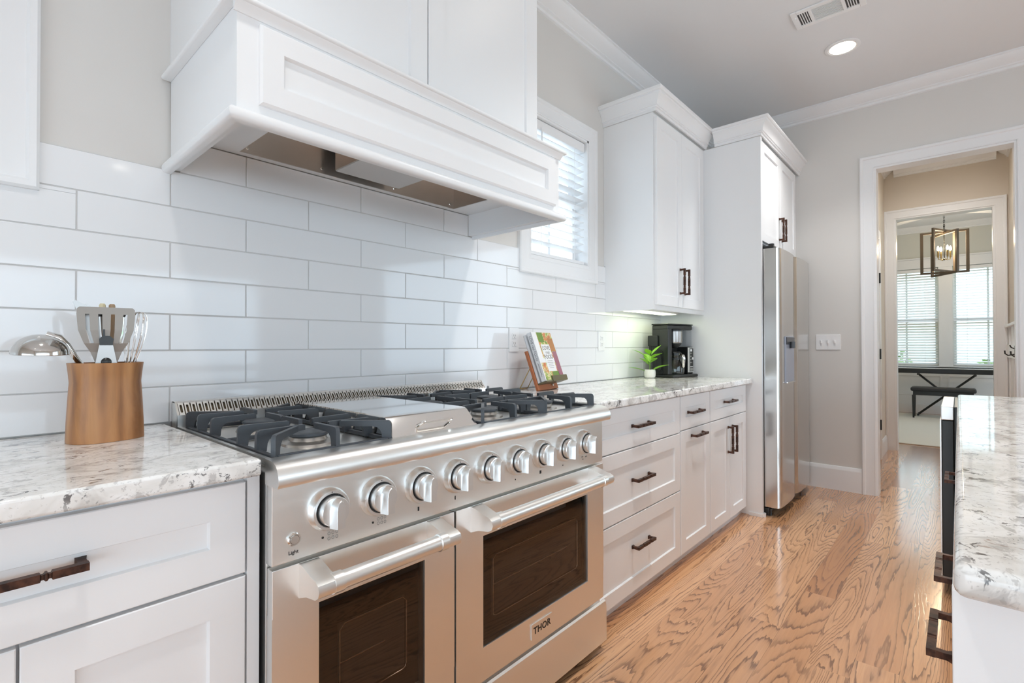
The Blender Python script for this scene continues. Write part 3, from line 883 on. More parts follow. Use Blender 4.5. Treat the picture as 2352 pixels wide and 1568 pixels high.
# oven doors
def oven_door(name, x0, x1, z0, z1, wx0, wx1, wz0, wz1, hx0, hx1):
    mb = MB(); y0, y1 = -.684, -.660
    mb.box(x0, x1, y0, y1, wz1, z1, b=.002).box(x0, x1, y0, y1, z0, wz0, b=.002)
    mb.box(x0, wx0, y0, y1, wz0-.002, wz1+.002).box(wx1, x1, y0, y1, wz0-.002, wz1+.002)
    d_ = part(name, mb, STEEL, RG)
    part('oven_window', MB().box(wx0, wx1, -.680, -.6775, wz0, wz1), OVENGLASS, d_)
    cav = MB()
    cm = .032
    cav.box(wx0-.001, wx1+.001, -.6545, -.6535, wz0-.001, wz1+.001)
    part('oven_cavity', MB().box(wx0, wx1, -.6592, -.6562, wz0, wz1), mat('oven_dark', (.014, .011, .010), .4) if not bpy.data.materials.get('oven_dark') else bpy.data.materials['oven_dark'], d_)
    iw = MB()
    a0, a1, b0, b1 = wx0+.055, wx1-.045, wz0+.060, wz1-.075
    r_ = .012
    pts = [(a0+r_, b0), (a1-r_, b0), (a1-r_*.3, b0+r_*.3), (a1, b0+r_), (a1, b1-r_), (a1-r_, b1), (a0+r_, b1), (a0, b1-r_), (a0, b0+r_), (a0+r_*.3, b0+r_*.3)]
    part('inner_pane', MB().box(wx0+.055, a1, -.6610, -.6600, b0, b1), mat('inner_pane_dark', (.085, .072, .064), .35) if not bpy.data.materials.get('inner_pane_dark') else bpy.data.materials['inner_pane_dark'], d_)
    part('inner_pane_rim', MB().tube([(p, -.6695, q) for p, q in pts], .0014, 6, closed=True), CHROME, d_)
    rk = MB(); zr = (wz0+wz1)/2 - .005
    rk.cyl((wx0+.055, -.667, zr), (a1-.06, -.667, zr), .0018, 6)
    for k in range(12):
        xx = wx0+.06 + k*(a1-.06-wx0-.06)/11
        rk.cyl((xx, -.6665, zr), (xx, -.6605, zr+.001), .0016, 6)
    part('oven_rack', rk, CHROME, d_)
    # handle: towel bar on two wedge brackets with collars
    hz, hy = .6585, -.7475
    for q, (bx0, bx1) in enumerate(((hx0-.006, hx0+.036), (hx1-.036, hx1+.006))):
        br = MB()
        prof = [(-.684, .622), (-.684, .692), (-.700, .690), (-.735, .6795), (-.752, .677), (-.764, .670), (-.768, .6585), (-.764, .647), (-.752, .640), (-.715, .634)]
        br.prism(prof, 'x', bx0, bx1)
        part('handle_bracket', br, STEEL, d_, ang=40)
    hb = MB()
    hb.tube([(hx0+.030, hy, hz), (hx0+.052, hy, hz), (hx0+.053, hy, hz), (hx1-.053, hy, hz), (hx1-.052, hy, hz), (hx1-.030, hy, hz)], [.0205, .0205, .0178, .0178, .0205, .0205], n=24)
    part('handle_bar', hb, STEEL, d_)
    return d_
oven_door('oven_door', .003, .4745, .192, .693, .099, .376, .287, .597, .062, .418)
od = oven_door('oven_door', .4805, 1.217, .192, .693, .582, 1.111, .287, .598, .540, 1.150)
bdg = part('badge', MB().box(.790, .896, -.6875, -.6840, .216, .2635, b=.0012), STEEL, od)
bt_ = MB(); text_mb(bt_, 'THOR', .0300, frame((.843, -.6878, .2395), (1, 0, 0), (0, 0, 1)), ext=.0004, bold=.0006, sp=1.08)
part('badge_lettering', bt_, MARK, bdg)
dw = [(-.660, .040), (-.694, .036), (-.693, .150), (-.684, .186), (-.680, .186), (-.660, .150)]
part('drawer_front', MB().prism([(-.658, .038), (-.695, .036), (-.694, .160), (-.690, .178), (-.684, .183), (-.672, .168), (-.658, .168)], 'x', .003, 1.221), STEEL, RG)

# ------------------------------------------------------------------ range hood
H = thing('range_hood', 'large white wooden range hood with a recessed front panel', 'range hood', (.6, -.25, 1.64))
HF = -.500
hb = MB()
hb.box(0, .0225, HF, .0005, 1.640, 1.895).box(1.1675, 1.19, HF, -.0005, 1.640, 1.895).box(.0225, 1.1675, HF, HF+.0225, 1.640, 1.895)
hb.box(.0225, 1.1675, HF+.0225, -.445, 1.735, 1.747).box(.0225, .173, -.445, -.0008, 1.735, 1.747).box(1.054, 1.1675, -.445, -.0008, 1.735, 1.747).box(.173, 1.054, -.028, -.0008, 1.735, 1.747)
hb.box(.0225, 1.1675, HF+.0225, -.0008, 1.875, 1.895)
part('canopy', hb, WHITE, H)
fp = MB()
yF = HF-.014
def mp(u, v, w): return (u, yF+w, v)
ft = shaker(.046, 1.158, 1.680, 1.862, t=.0138, rail=.052, rec=.010, map_=mp, e=.005, sl=.004)
part('front_panel', ft, WHITE, H)
def nose(z, r, out, hgt):
    """rounded bead running round left, front and right of the canopy"""
    prof = [(0, -hgt/2)] + [(out - r + r*cos(a), r*sin(a)*hgt/2/r) for a in [-pi/2 + pi*i/8 for i in range(9)]] + [(0, hgt/2)]
    pts = [(-.0005, .0005), (-.0005, HF-.0005), (1.1905, HF-.0005), (1.1905, .0005)]
    mb = MB(); n = len(prof); rings = []
    nr = [(-1, 0), (-1, -1), (1, -1), (1, 0)]
    for (px, py), (nx, ny) in zip(pts, nr):
        rings.append([(px+nx*a, py+ny*a, z+b_) for a, b_ in prof])
    vs = [v for r_ in rings for v in r_]; fs = []
    for i in range(3):
        for j in range(n): fs.append((i*n+j, i*n+(j+1) % n, (i+1)*n+(j+1) % n, (i+1)*n+j))
    fs.append(tuple(range(n))); fs.append(tuple(range(3*n, 4*n))[::-1])
    return mb.add(vs, fs)
part('bottom_bead', nose(1.641, .012, .022, .030), WHITE, H, ang=60)
part('ledge_moulding', nose(1.8985, .007, .024, .013).box(0, 1.19, HF, -.0006, 1.8955, 1.9045).prism([(HF, 1.872), (HF-.004, 1.872), (HF-.008, 1.880), (HF-.016, 1.888), (HF-.018, 1.892), (HF, 1.892)], 'x', -.008, 1.198), WHITE, H, ang=50)
ln = MB()
ln.box(.173, .175, -.445, -.028, 1.736, 1.862).box(1.052, 1.054, -.445, -.028, 1.736, 1.862).box(.175, 1.052, -.030, -.028, 1.736, 1.862).box(.175, 1.052, -.445, -.443, 1.736, 1.862).box(.173, 1.054, -.445, -.028, 1.862, 1.864)
li = part('steel_liner', ln, GOLDSTEEL, H)
bb = part('blower_box', MB().box(.466, .728, -.400, -.078, 1.738, 1.8615, b=.002), mat('filter_grey', (.62, .60, .58), .4, .3), H)
part('blower_side', MB().box(.4640, .4658, -.398, -.080, 1.741, 1.860), GOLDSTEEL, bb)
for x, z in ((.195, 1.752), (.44, 1.752), (.74, 1.752), (1.03, 1.752)):
    part('screw', MB().lathe([(0, 0), (.005, 0), (.004, .003), (0, .003)], 10, M=Matrix.Translation((x, -.0301, z)) @ Matrix.Rotation(pi/2, 4, 'X')), CHROME, li)
C2 = thing('hood_cabinet', 'tall white two-door cabinet standing on top of the range hood', 'cabinet', (.6, -.2, 1.905))
part('body', MB().box(0, 1.19, -.379, .0095, 1.905, 2.950), WHITE, C2)
part('door', shaker(.012, .612, 1.918, 2.90, rail=.068, map_=fy(-.400)), WHITE, C2)
part('door', shaker(.617, 1.180, 1.918, 2.90, rail=.068, map_=fy(-.400)), WHITE, C2)

# ------------------------------------------------------------------ outlets and switches
def outlet(name, label, x, z, slots=True):
    t_ = thing(name, label, 'outlet', (x, 0, z), group=None)
    part('cover_plate', MB().box(x-.036, x+.036, -.0060, -.0002, z-.0605, z+.0605, b=.0025), PLASTIC, t_)
    for k in (-1, 1):
        r_ = part('receptacle', MB().box(x-.0165, x+.0165, -.0085, -.0058, z+k*.0195-.014, z+k*.0195+.014, b=.003), PLASTIC, t_)
        if slots:
            part('slots', MB().box(x-.0075, x-.0055, -.0092, -.0083, z+k*.0195-.002, z+k*.0195+.008).box(x+.0055, x+.0075, -.0092, -.0083, z+k*.0195-.002, z+k*.0195+.007).cyl((x, -.0083, z+k*.0195-.007), (x, -.0092, z+k*.0195-.007), .0024, 8), mat('slot_grey', (.25, .25, .25), .6) if not bpy.data.materials.get('slot_grey') else bpy.data.materials['slot_grey'], r_)
    return t_
outlet('wall_outlet', 'white wall outlet on the tiles left of the cookbooks', 1.4795, 1.164)
outlet('wall_outlet', 'white wall outlet on the tiles below the wall cabinet', 2.3105, 1.162)
sw = thing('light_switch', 'white three-toggle light switch plate on the end wall by the fridge', 'light switch', (EX, -.908, 1.16))
part('cover_plate', MB().box(EX-.006, EX-.0004, -.993, -.824, 1.100, 1.221, b=.0025), PLASTIC, sw)
for k in (-1, 0, 1):
    part('toggle', MB().box(EX-.016, EX-.0055, -.908+k*.046-.005, -.908+k*.046+.005, 1.150, 1.176, b=.002, M=None), PLASTIC, sw)

# ------------------------------------------------------------------ ceiling fittings
def downlight(x, y, label, energy=40, cone=104, g='recessed ceiling lights', z=CZ):
    t_ = thing('recessed_light', label, 'ceiling light', (x, y, z), group=g)
    Mx = Matrix.Translation((x, y, z))
    part('trim_ring', MB().lathe([(.078, -.0005), (.098, -.0005), (.098, -.004), (.090, -.007), (.080, -.007), (.078, -.004)], 40, M=Mx, closed=True), TRIM, t_)
    part('reflector', MB().lathe([(.079, -.0062), (.060, -.0045), (.060, -.0035), (.079, -.0035)], 36, M=Mx, closed=True), CANW, t_)
    part('lens', MB().lathe([(.0, -.0040), (.0785, -.0040), (.0785, -.0055), (.0, -.0058)], 36, M=Mx), LAMPGLOW, t_)
    l = bpy.data.lights.new('lamp_beam', 'SPOT'); l.energy = energy; l.spot_size = RAD(cone); l.spot_blend = 1.; l.shadow_soft_size = .07; l.color = (1., .985, .965)
    o = bpy.data.objects.new('lamp_beam', l); COL.objects.link(o); o.location = (x, y, z-.02); o.parent = t_; o.matrix_parent_inverse = INV[t_.name]
    return t_
downlight(3.385, -1.140, 'glowing round recessed ceiling light beside the air vent', energy=65)
UNSEEN = 'recessed ceiling lights outside the picture'
for x, y in ((1.60, -1.14), (-.30, -1.14), (2.16, -4.85), (3.40, -4.85), (.75, -4.85), (-.9, -4.85), (-1.6, -2.6)):
    downlight(x, y, 'round recessed ceiling light outside the picture', energy=(70 if y > -2 and x > 0 else 38), g=UNSEEN)
v = thing('air_vent', 'white louvred air vent in the ceiling', 'vent', (2.89, -1.15, CZ))
vx0, vx1, vy0, vy1 = 2.798, 2.985, -.968, -1.315
fm = MB()
fm.box(vx0, vx1, vy0-.030, vy0, CZ-.010, CZ-.0004, b=.003).box(vx0, vx1, vy1, vy1+.030, CZ-.010, CZ-.0004, b=.003)
fm.box(vx0, vx0+.030, vy1+.03, vy0-.03, CZ-.010, CZ-.0004, b=.003).box(vx1-.030, vx1, vy1+.03, vy0-.03, CZ-.010, CZ-.0004, b=.003)
for yy in (-1.062, -1.218): fm.box(vx0+.03, vx1-.03, yy-.008, yy+.008, CZ-.010, CZ-.0004)
part('frame', fm, PLASTIC, v)
lv = MB()
for k in range(11):
    x = vx0+.036 + k*.0115
    lv.box(x, x+.0045, -1.210, -1.070, CZ-.008, CZ-.002)
for k in range(4):
    y = vy0 - .040 - k*.0118
    lv.box(vx0+.03, vx1-.03, y-.004, y, CZ-.008, CZ-.002)
    y = vy1 + .040 + k*.0118
    lv.box(vx0+.03, vx1-.03, y, y+.004, CZ-.008, CZ-.002)
part('louvres', lv, PLASTIC, v)
part('duct', MB().box(vx0+.028, vx1-.028, vy1+.028, vy0-.028, CZ-.0016, CZ-.0006), mat('duct_dark', (.10, .10, .10), .8), v)
part('damper_lever', MB().box(vx0+.05, vx0+.056, vy0-.024, vy0-.018, CZ-.022, CZ-.009, b=.001), PLASTIC, v)

# ------------------------------------------------------------------ island
IC = thing('island_cabinet', 'white kitchen island cabinet with drawer pulls on its aisle side', 'kitchen island', (1.4, -2.3, 0))
IY = -1.6975
part('body', MB().box(.296, 2.530, -2.90, IY, .100, .8795, b=.0015).box(.36, 2.47, -2.84, IY-.05, 0, .1002), WHITE, IC)
part('end_panel', MB().box(.278, .2958, -2.90, -1.676, 0, .8795, b=.0015), WHITE, IC)
ID = IY + .0215
d = part('door', shaker(.299, .552, .115, .862, map_=fyp(ID)), WHITE, IC)
d = part('drawer', shaker(.558, .882, .530, .862, map_=fyp(ID)), WHITE, IC); pull(d, .720, ID, .638, facing='+y')
d = part('drawer', shaker(.558, .882, .115, .524, map_=fyp(ID)), WHITE, IC); pull(d, .720, ID, .330, facing='+y')
d = part('drawer', shaker(.888, 1.380, .530, .862, map_=fyp(ID)), WHITE, IC); pull(d, 1.060, ID, .638, facing='+y')
d = part('drawer', shaker(.888, 1.380, .115, .524, map_=fyp(ID)), WHITE, IC); pull(d, 1.060, ID, .330, facing='+y')
d = part('drawer', shaker(1.386, 2.525, .530, .862, map_=fyp(ID)), WHITE, IC); pull(d, 2.080, ID, .638, facing='+y')
d = part('drawer', shaker(1.386, 2.525, .115, .524, map_=fyp(ID)), WHITE, IC)
DW = thing('beverage_cooler', 'black undercounter cooler with a steel top band beyond the far end of the island', 'cooler', (2.88, -1.95, 0))
part('cabinet_body', MB().box(2.590, 3.170, -2.25, -1.665, .03, .855, b=.004), BLACK, DW)
part('door_panel', MB().box(2.590, 3.170, -1.6645, -1.622, .06, .792, b=.004), BLACK, DW)
part('control_strip', MB().box(2.588, 3.172, -1.6645, -1.620, .794, .856, b=.004), STEEL, DW)
part('front_skin', MB().box(2.590, 3.170, -1.6218, -1.616, .06, .792, b=.001), STEEL, DW)
for x in (2.63, 3.13):
    for y in (-2.2, -1.70): part('foot', MB().cyl((x, y, 0), (x, y, .031), .018, 12), BLACK, DW)
single('island_countertop', slab(.252, 2.573, -2.95, -1.6775, b=.010), GRANITE, 'glossy speckled granite island worktop at the right picture edge', 'countertop')

# ------------------------------------------------------------------ things on the left counter
CT = .9145
KX0, KY0 = -.1725, -.185
UC = thing('utensil_crock', 'waisted brown wooden utensil holder on the left worktop', 'utensil holder', (KX0, KY0, CT))
def crock():
    mb = MB(); n = 40
    prof = [(.0715, 0), (.0715, .003), (.0705, .04), (.0680, .095), (.0655, .135), (.0672, .155), (.0700, .180), (.0640, .180), (.0600, .150), (.0620, .03), (.0, .03)]
    def shape(a, r):     # rounded-triangular oval: flat front, ends left and right
        c_, s2 = cos(a), sin(a)
        k = (abs(c_)**2.6 + abs(s2)**2.6)**(-1/2.6)
        return (r*k*c_*1.0, r*k*s2*.80)
    vs = []
    for r, z in prof[:-1]:
        for j in range(n):
            x, y = shape(2*pi*j/n, r); vs.append((x, y, z))
    k = len(prof)-1; fs = []
    for i in range(k-1):
        for j in range(n): fs.append((i*n+j, i*n+(j+1) % n, (i+1)*n+(j+1) % n, (i+1)*n+j))
    fs.append(tuple(range(n))[::-1]); fs.append(tuple(range((k-1)*n, k*n)))
    mb.add([(x, y, z) for x, y, z in vs], fs, M=Matrix.Translation((KX0, KY0, CT)) @ Matrix.Rotation(RAD(12), 4, 'Z'))
    return mb
part('vessel', crock(), ACACIA, UC)
def pt(x, y, z): return Vector((x, y, z))
ZR = CT+.180
# the camera-facing basis at the crock
VD = Vector((KX0-CAM.x, KY0-CAM.y, 0)).normalized(); VR = Vector((VD.y, -VD.x, 0))
def K(a, b_, z): return Vector((KX0, KY0, 0)) + VR*a + VD*b_ + Vector((0, 0, z))
PXM = 1.545/1147.2*1.0      # metres per picture pixel at the crock's distance, used for sizes only
def kp(px, z, b_=0):        # offset along VR from the crock's centre for a picture column
    return (px-241)*.00118
# ladle
la = thing('soup_ladle', 'chrome soup ladle leaning out of the wooden holder to the left', 'ladle', tuple(K(-.05, 0, CT+.05)))
hd_ = [K(-.030, .024, CT+.045), K(-.044, .004, ZR-.006), K(-.056, .000, ZR+.014), K(-.070, -.006, ZR+.040), K(-.084, -.010, ZR+.056), K(-.104, -.012, ZR+.0655)]
part('handle', MB().tube(hd_, [.004, .0055, .0065, .008, .010, .007], 12), CHROME, la)
bw = MB(); R0 = .0495; n = 32
pr_ = [(R0*sin(a), R0*.86*cos(a)) for a in [pi/2*i/10 for i in range(11)]]
out_ = [(max(r, .0005), z) for r, z in pr_]; inn = [(max(r-.0014, .0003), z-.0014) for r, z in pr_][::-1]
bw.lathe(out_ + inn, n, M=Matrix.Translation(K(-.112, -.012, ZR+.022)) @ Matrix.Rotation(RAD(4), 4, 'X'))
part('bowl', bw, mat('ladle_steel', (.62, .61, .59), .10, 1), la)
# slotted turner
tu = thing('slotted_turner', 'steel slotted turner with a dark lower blade at the front of the holder', 'spatula', tuple(K(0, 0, CT+.05)))
def blade():
    mb = MB()
    zb, zt = ZR-.004, ZR+.128
    rows = [(zt, .0475, -.003), (zt-.004, .0520, -.003), (zt-.010, .0530, -.003), (ZR+.075, .0500, -.003), (ZR+.045, .0385, -.002), (ZR+.025, .0280, 0), (zb, .0185, .002)]
    slots_ = [-.0345, -.0115, .0115, .0345]
    # build as horizontal strips split by slots between two levels
    def strip(z0, z1, segs0, segs1, d0, d1):
        for (a0, a1), (b0, b1) in zip(segs0, segs1):
            vs = [K(a0, -.030+d0, z0), K(a1, -.030+d0, z0), K(b1, -.030+d1, z1), K(b0, -.030+d1, z1)]
            vs += [p + VD*.0014 for p in vs]
            mb.add(vs, [(0, 1, 2, 3), (7, 6, 5, 4), (0, 4, 5, 1), (1, 5, 6, 2), (2, 6, 7, 3), (3, 7, 4, 0)])
    def full(w): return [(-w, w)]
    def cut(w, sw=.0062):
        e = [-w]
        for s in slots_: e += [s*w/.053-sw/2*1.2, s*w/.053+sw/2*1.2]
        e.append(w)
        return [(e[i], e[i+1]) for i in range(0, len(e), 2)]
    strip(zt-.016, zt-.004, full(.0530), full(.0520), 0, 0); strip(zt-.004, zt, full(.0520), full(.0475), 0, 0)
    strip(ZR+.075, zt-.016, cut(.0500), cut(.0530), 0, 0)
    strip(ZR+.045, ZR+.075, cut(.0400), cut(.0500), .001, 0)
    strip(ZR+.025, ZR+.045, full(.0285), full(.0400), .003, .001)
    strip(zb, ZR+.025, full(.0185), full(.0285), .004, .003)
    return mb
part('blade', blade(), mat('worn_steel', (.25, .215, .185), .34, .8), tu)
part('shank', MB().tube([K(.000, -.024, ZR+.004), K(.002, -.012, ZR-.06), K(.004, .004, CT+.04)], [.006, .005, .005], 8), CHROME, tu)
# can opener / tongs in front
co = thing('bottle_opener', 'black and silver opener standing in front of the turner', 'opener', tuple(K(0, -.03, CT+.05)))
bdy = MB()
def plate(rows, d0, th):
    vs = []; 
    for a, z in rows: vs.append(K(a, d0, z))
    n = len(rows); vs += [p + VD*th for p in vs]
    return vs, [tuple(range(n)), tuple(range(n, 2*n))[::-1]] + [(i, n+i, n+(i+1) % n, (i+1) % n) for i in range(n)]
vs, fs = plate([(-.021, ZR-.010), (.021, ZR-.010), (.012, ZR+.040), (.004, ZR+.052), (-.008, ZR+.052), (-.013, ZR+.040)], -.040, .006)
bdy.add(vs, fs); bdy.cyl(K(-.002, -.036, ZR-.01), K(0, -.010, CT+.04), .007, 8)
part('body', bdy, DULLSTEEL, co)
bk = MB()
vs, fs = plate([(-.012, ZR+.0405), (.011, ZR+.0405), (.013, ZR+.055), (.006, ZR+.062), (-.007, ZR+.062), (-.013, ZR+.055)], -.043, .010); bk.add(vs, fs)
vs, fs = plate([(-.007, ZR+.046), (-.002, ZR+.046), (-.003, ZR+.077), (-.006, ZR+.077)], -.039, .005); bk.add(vs, fs)
part('black_stud', MB().sphere(K(0, -.043, ZR+.002), .010, sc=(1, .5, 1), u=12, v=8), BLACK, co)
part('black_head', bk, BLACK, co)
# whisk
wk = thing('wire_whisk', 'steel wire balloon whisk at the right of the holder', 'whisk', tuple(K(.05, 0, CT+.05)))
wm = MB()
for q in range(5):
    a = pi*q/5 + .2; c_, s2 = cos(a), sin(a)
    pts = []
    for i in range(25):
        t = -1 + 2*i/24
        rr = .0245 * sin(pi*(1-abs(t))**.62*.5 + 0) if False else 0
        u = abs(t)              # 1 at the neck, 0 at the crown
        r_ = .026*math.sqrt(max(0, 1-(1-u)**2.2)) * (1-u**3*.90) if u > 0 else 0
        sgn = 1 if t > 0 else -1
        hgt = ZR+.122 - .155*u**1.7
        pts.append(K(.062 - .022*u*u + sgn*r_*c_, .012 + sgn*r_*s2*.9, hgt))
    wm.tube(pts, .0011, 5)
part('wires', wm, CHROME, wk)
part('handle', MB().tube([K(.040, .012, ZR-.040), K(.036, .010, ZR-.09), K(.030, .008, CT+.04)], [.006, .008, .008], 10), CHROME, wk)
# pie server / knife sharpener seen behind
ps = thing('flat_server', 'flat steel server blade poking up behind the turner at left', 'spatula', tuple(K(-.03, .02, CT+.05)))
sm = MB(); vs, fs = plate([(-.062, ZR+.142), (-.058, ZR+.146), (-.012, ZR+.122), (-.008, ZR+.020), (-.020, ZR+.020), (-.044, ZR+.100)], .016, .0015); sm.add(vs, fs)
part('blade', sm, DULLSTEEL, ps)
part('handle', MB().tube([K(-.014, .017, ZR+.021), K(-.012, .020, ZR-.05), K(-.008, .030, CT+.04)], [.005, .006, .006], 8), CHROME, ps)
for lab, a, b_, top, m_ in (('cream wooden spoon handle showing over the turner top', -.008, .022, .140, mat('pale_wood', (.72, .62, .40), .5)), ('tan wooden spoon handle right of the cream one', .010, .030, .140, mat('tan_wood', (.45, .30, .18), .5))):
    single('wooden_spoon', MB().tube([K(a*.5, b_*.6, CT+.04), K(a, b_, ZR+.02), K(a, b_, ZR+top-.004), K(a, b_, ZR+top)], [.006, .006, .0065, .0045], 10), m_, lab, 'spoon')
tg = thing('kitchen_tongs', 'bright steel tongs with black tips behind the turner slots', 'tongs', tuple(K(.02, .02, CT+.05)))
for k in (-1, 1):
    a_ = part('arm', MB().tube([K(.012, .020, CT+.045), K(.008+k*.006, .004, ZR-.01), K(.010+k*.016, .006, ZR+.070), K(.010+k*.018, .006, ZR+.108)], [.004, .005, .006, .006], 8), CHROME, tg)
    part('tip', MB().sphere(K(.010+k*.018, .006, ZR+.114), .0085, u=10, v=8), BLACK, a_)

# ------------------------------------------------------------------ cookbooks on a stand
BX, BY = 1.462, -.178
brz = RAD(8)
BS = thing('cookbook_stand', 'reddish wooden cookbook easel with brass wire legs on the right worktop', 'book stand', (BX, BY, CT), rz=brz, local=True)
TL = RAD(20)       # lean of the board from vertical
def bl(u, w, v):   # u across, w forward (-y) of the board plane, v up along the board
    return (u, -w*cos(TL) + v*sin(TL), v*cos(TL) + w*sin(TL))
def bbox(mb, u0, u1, w0, w1, v0, v1, m=0):
    vs = [bl(u, w, v_) for u in (u0, u1) for w in (w0, w1) for v_ in (v0, v1)]
    return mb.add(vs, [(0, 1, 3, 2), (4, 6, 7, 5), (0, 4, 5, 1), (2, 3, 7, 6), (0, 2, 6, 4), (1, 5, 7, 3)], m)
part('board', bbox(MB(), 0, .200, -.012, 0, .0035, .205), TERRA, BS)
part('ledge', bbox(bbox(MB(), 0.012, .225, .0005, .052, .030, .036), 0.075, .225, .050, .055, .030, .058), LEDGE, BS)
part('ledge_pin', MB().cyl(bl(.14, .0005, .022), bl(.14, .010, .022), .006, 12), CHROME, BS)
part('wire_leg', MB().tube([bl(.030, -.014, .135), (.030, .128, .0030), (.036, .133, .0030), (.098, .133, .0030), (.104, .128, .0030), bl(.104, -.014, .135)], .0026, 8), BRASS, BS)
def food_cover():
    m = mat('food_photo_print', (.5, .4, .3), .3); N = NT(m)
    v_ = N.coord()
    a = N.noise(22, 4, .65, 1.5, v_); b2 = N.noise(60, 3, .7, .5, v_)
    c_ = N.ramp(a, [(.32, (.09, .17, .02)), (.42, (.30, .42, .08)), (.48, (.70, .66, .45)), (.54, (.55, .25, .08)), (.62, (.60, .16, .07)), (.70, (.35, .10, .16))])
    c_ = N.mix(.45, c_, N.ramp(b2, [(.3, (.10, .08, .04)), (.6, (.9, .85, .7))]), 'OVERLAY')
    N.base(c_); return m
FOOD = food_cover()
PAPER = mat('book_paper', (.82, .82, .83), .45)
GREENP = mat('green_photo_print', (.16, .27, .05), .35)
ORANGEP = mat('orange_photo_print', (.45, .19, .06), .35)
PURPLEP = mat('purple_photo_print', (.34, .13, .18), .35)
def book(name, label, w0, w1, h, wid, u0=.012):
    o = thing(name, label, 'book', (BX, BY, CT), rz=brz, local=True)
    mb = bbox(MB(), u0, u0+wid, w0, w0+.0025, .0375, .0375+h); bbox(mb, u0, u0+wid, w1-.0025, w1, .0375, .0375+h); bbox(mb, u0, u0+.0025, w0, w1, .0375, .0375+h)
    cv = part('cover', mb, PAPER, o)
    part('pages', bbox(MB(), u0+.0026, u0+wid-.004, w0+.0026, w1-.0026, .0405, .0375+h-.003), mat('page_edge', (.75, .72, .66), .8) if not bpy.data.materials.get('page_edge') else bpy.data.materials['page_edge'], o)
    return o, cv
b1, cv1 = book('cookbook', 'thin white-spined cookbook behind the front one on the easel', .0015, .0165, .245, .190)
b2_, cv2 = book('cookbook', 'front cookbook with food photos and a white title label on the easel', .0235, .0480, .250, .192)
WF = .0481
def cb(mb, u0, u1, v0, v1, d=.0004): return bbox(mb, u0, u1, WF, WF+d, v0, v1)
part('cover_photo', cb(MB(), .058, .2035, .150, .2865), FOOD, cv2)
part('cover_photo', cb(MB(), .022, .204, .0385, .128), FOOD, cv2)
part('cover_photo', cb(MB(), .160, .204, .060, .185, .0006), PURPLEP, cv2)
part('cover_photo', cb(MB(), .150, .204, .186, .255, .0006), ORANGEP, cv2)
part('cover_photo', cb(MB(), .062, .115, .235, .2865, .0006), GREENP, cv2)
part('cover_photo', cb(MB(), .100, .165, .040, .080, .0006), GREENP, cv2)
part('title_label', cb(MB(), .070, .152, .082, .222, .0010), PAPER, cv2)
tm = MB()
def BM(u, v_, w): 
    R_ = Matrix.Translation(bl(u, w, v_))
    ux = Vector((1, 0, 0)); uy = Vector((0, sin(TL), cos(TL)))
    return frame(bl(u, w, v_), ux, uy)
text_mb(tm, 'LOVE', .030, BM(.111, .203, WF+.0012), ext=.0002, bold=.0004)
text_mb(tm, 'real', .026, BM(.111, .180, WF+.0012), ext=.0002, shear=.25)
text_mb(tm, 'FOOD', .030, BM(.111, .156, WF+.0012), ext=.0002, bold=.0004)
for k, wd in enumerate((.050, .058, .044, .052, .040)):
    bbox(tm, .111-wd/2, .111+wd/2, WF+.0010, WF+.0013, .135-k*.009, .1365-k*.009)
part('title_text', tm, mat('title_grey', (.22, .21, .19), .6), cv2)
sp = MB()
def SM(v_, w): return frame(bl(.0119, w, v_), -Vector((0, sin(TL), cos(TL))), Vector((0, -cos(TL), sin(TL))))
text_mb(sp, 'LOVE real FOOD', .0175, SM(.205, .0358), ext=.0002)
bbox(sp, .0117, .0120, .034, .0355, .060, .130); bbox(sp, .0117, .0120, .038, .0392, .070, .125)
part('spine_text', sp, mat('spine_grey', (.12, .12, .13), .6), cv2)
for (v0, v1) in ((.05, .09), (.11, .16), (.18, .23)):
    pass

# ------------------------------------------------------------------ plant and coffee maker
PX, PY = 2.742, -.118
PL = thing('potted_plant', 'small green leafy plant in a rounded white pot beside the coffee maker', 'plant', (PX, PY, CT))
MP = Matrix.Translation((PX, PY, CT))
part('pot', MB().lathe([(.0, 0), (.026, 0), (.0345, .006), (.0378, .020), (.0378, .038), (.0360, .052), (.0340, .0575), (.0315, .0575), (.0325, .050), (.0325, .046), (0, .046)], 28, M=MP), CERAMIC, PL)
part('soil', MB().lathe([(0, .0462), (.0322, .0462), (.0322, .0485), (0, .050)], 20, M=MP), SOIL, PL)
ST = [(PX, PY, CT+.049), (PX+.001, PY, CT+.085), (PX-.001, PY-.001, CT+.130), (PX, PY, CT+.172)]
part('stem', MB().tube(ST, [.0026, .0024, .002, .0014], 7), LEAF, PL)
VD2 = Vector((PX-CAM.x, PY-CAM.y, 0)).normalized(); VR2 = Vector((VD2.y, -VD2.x, 0))
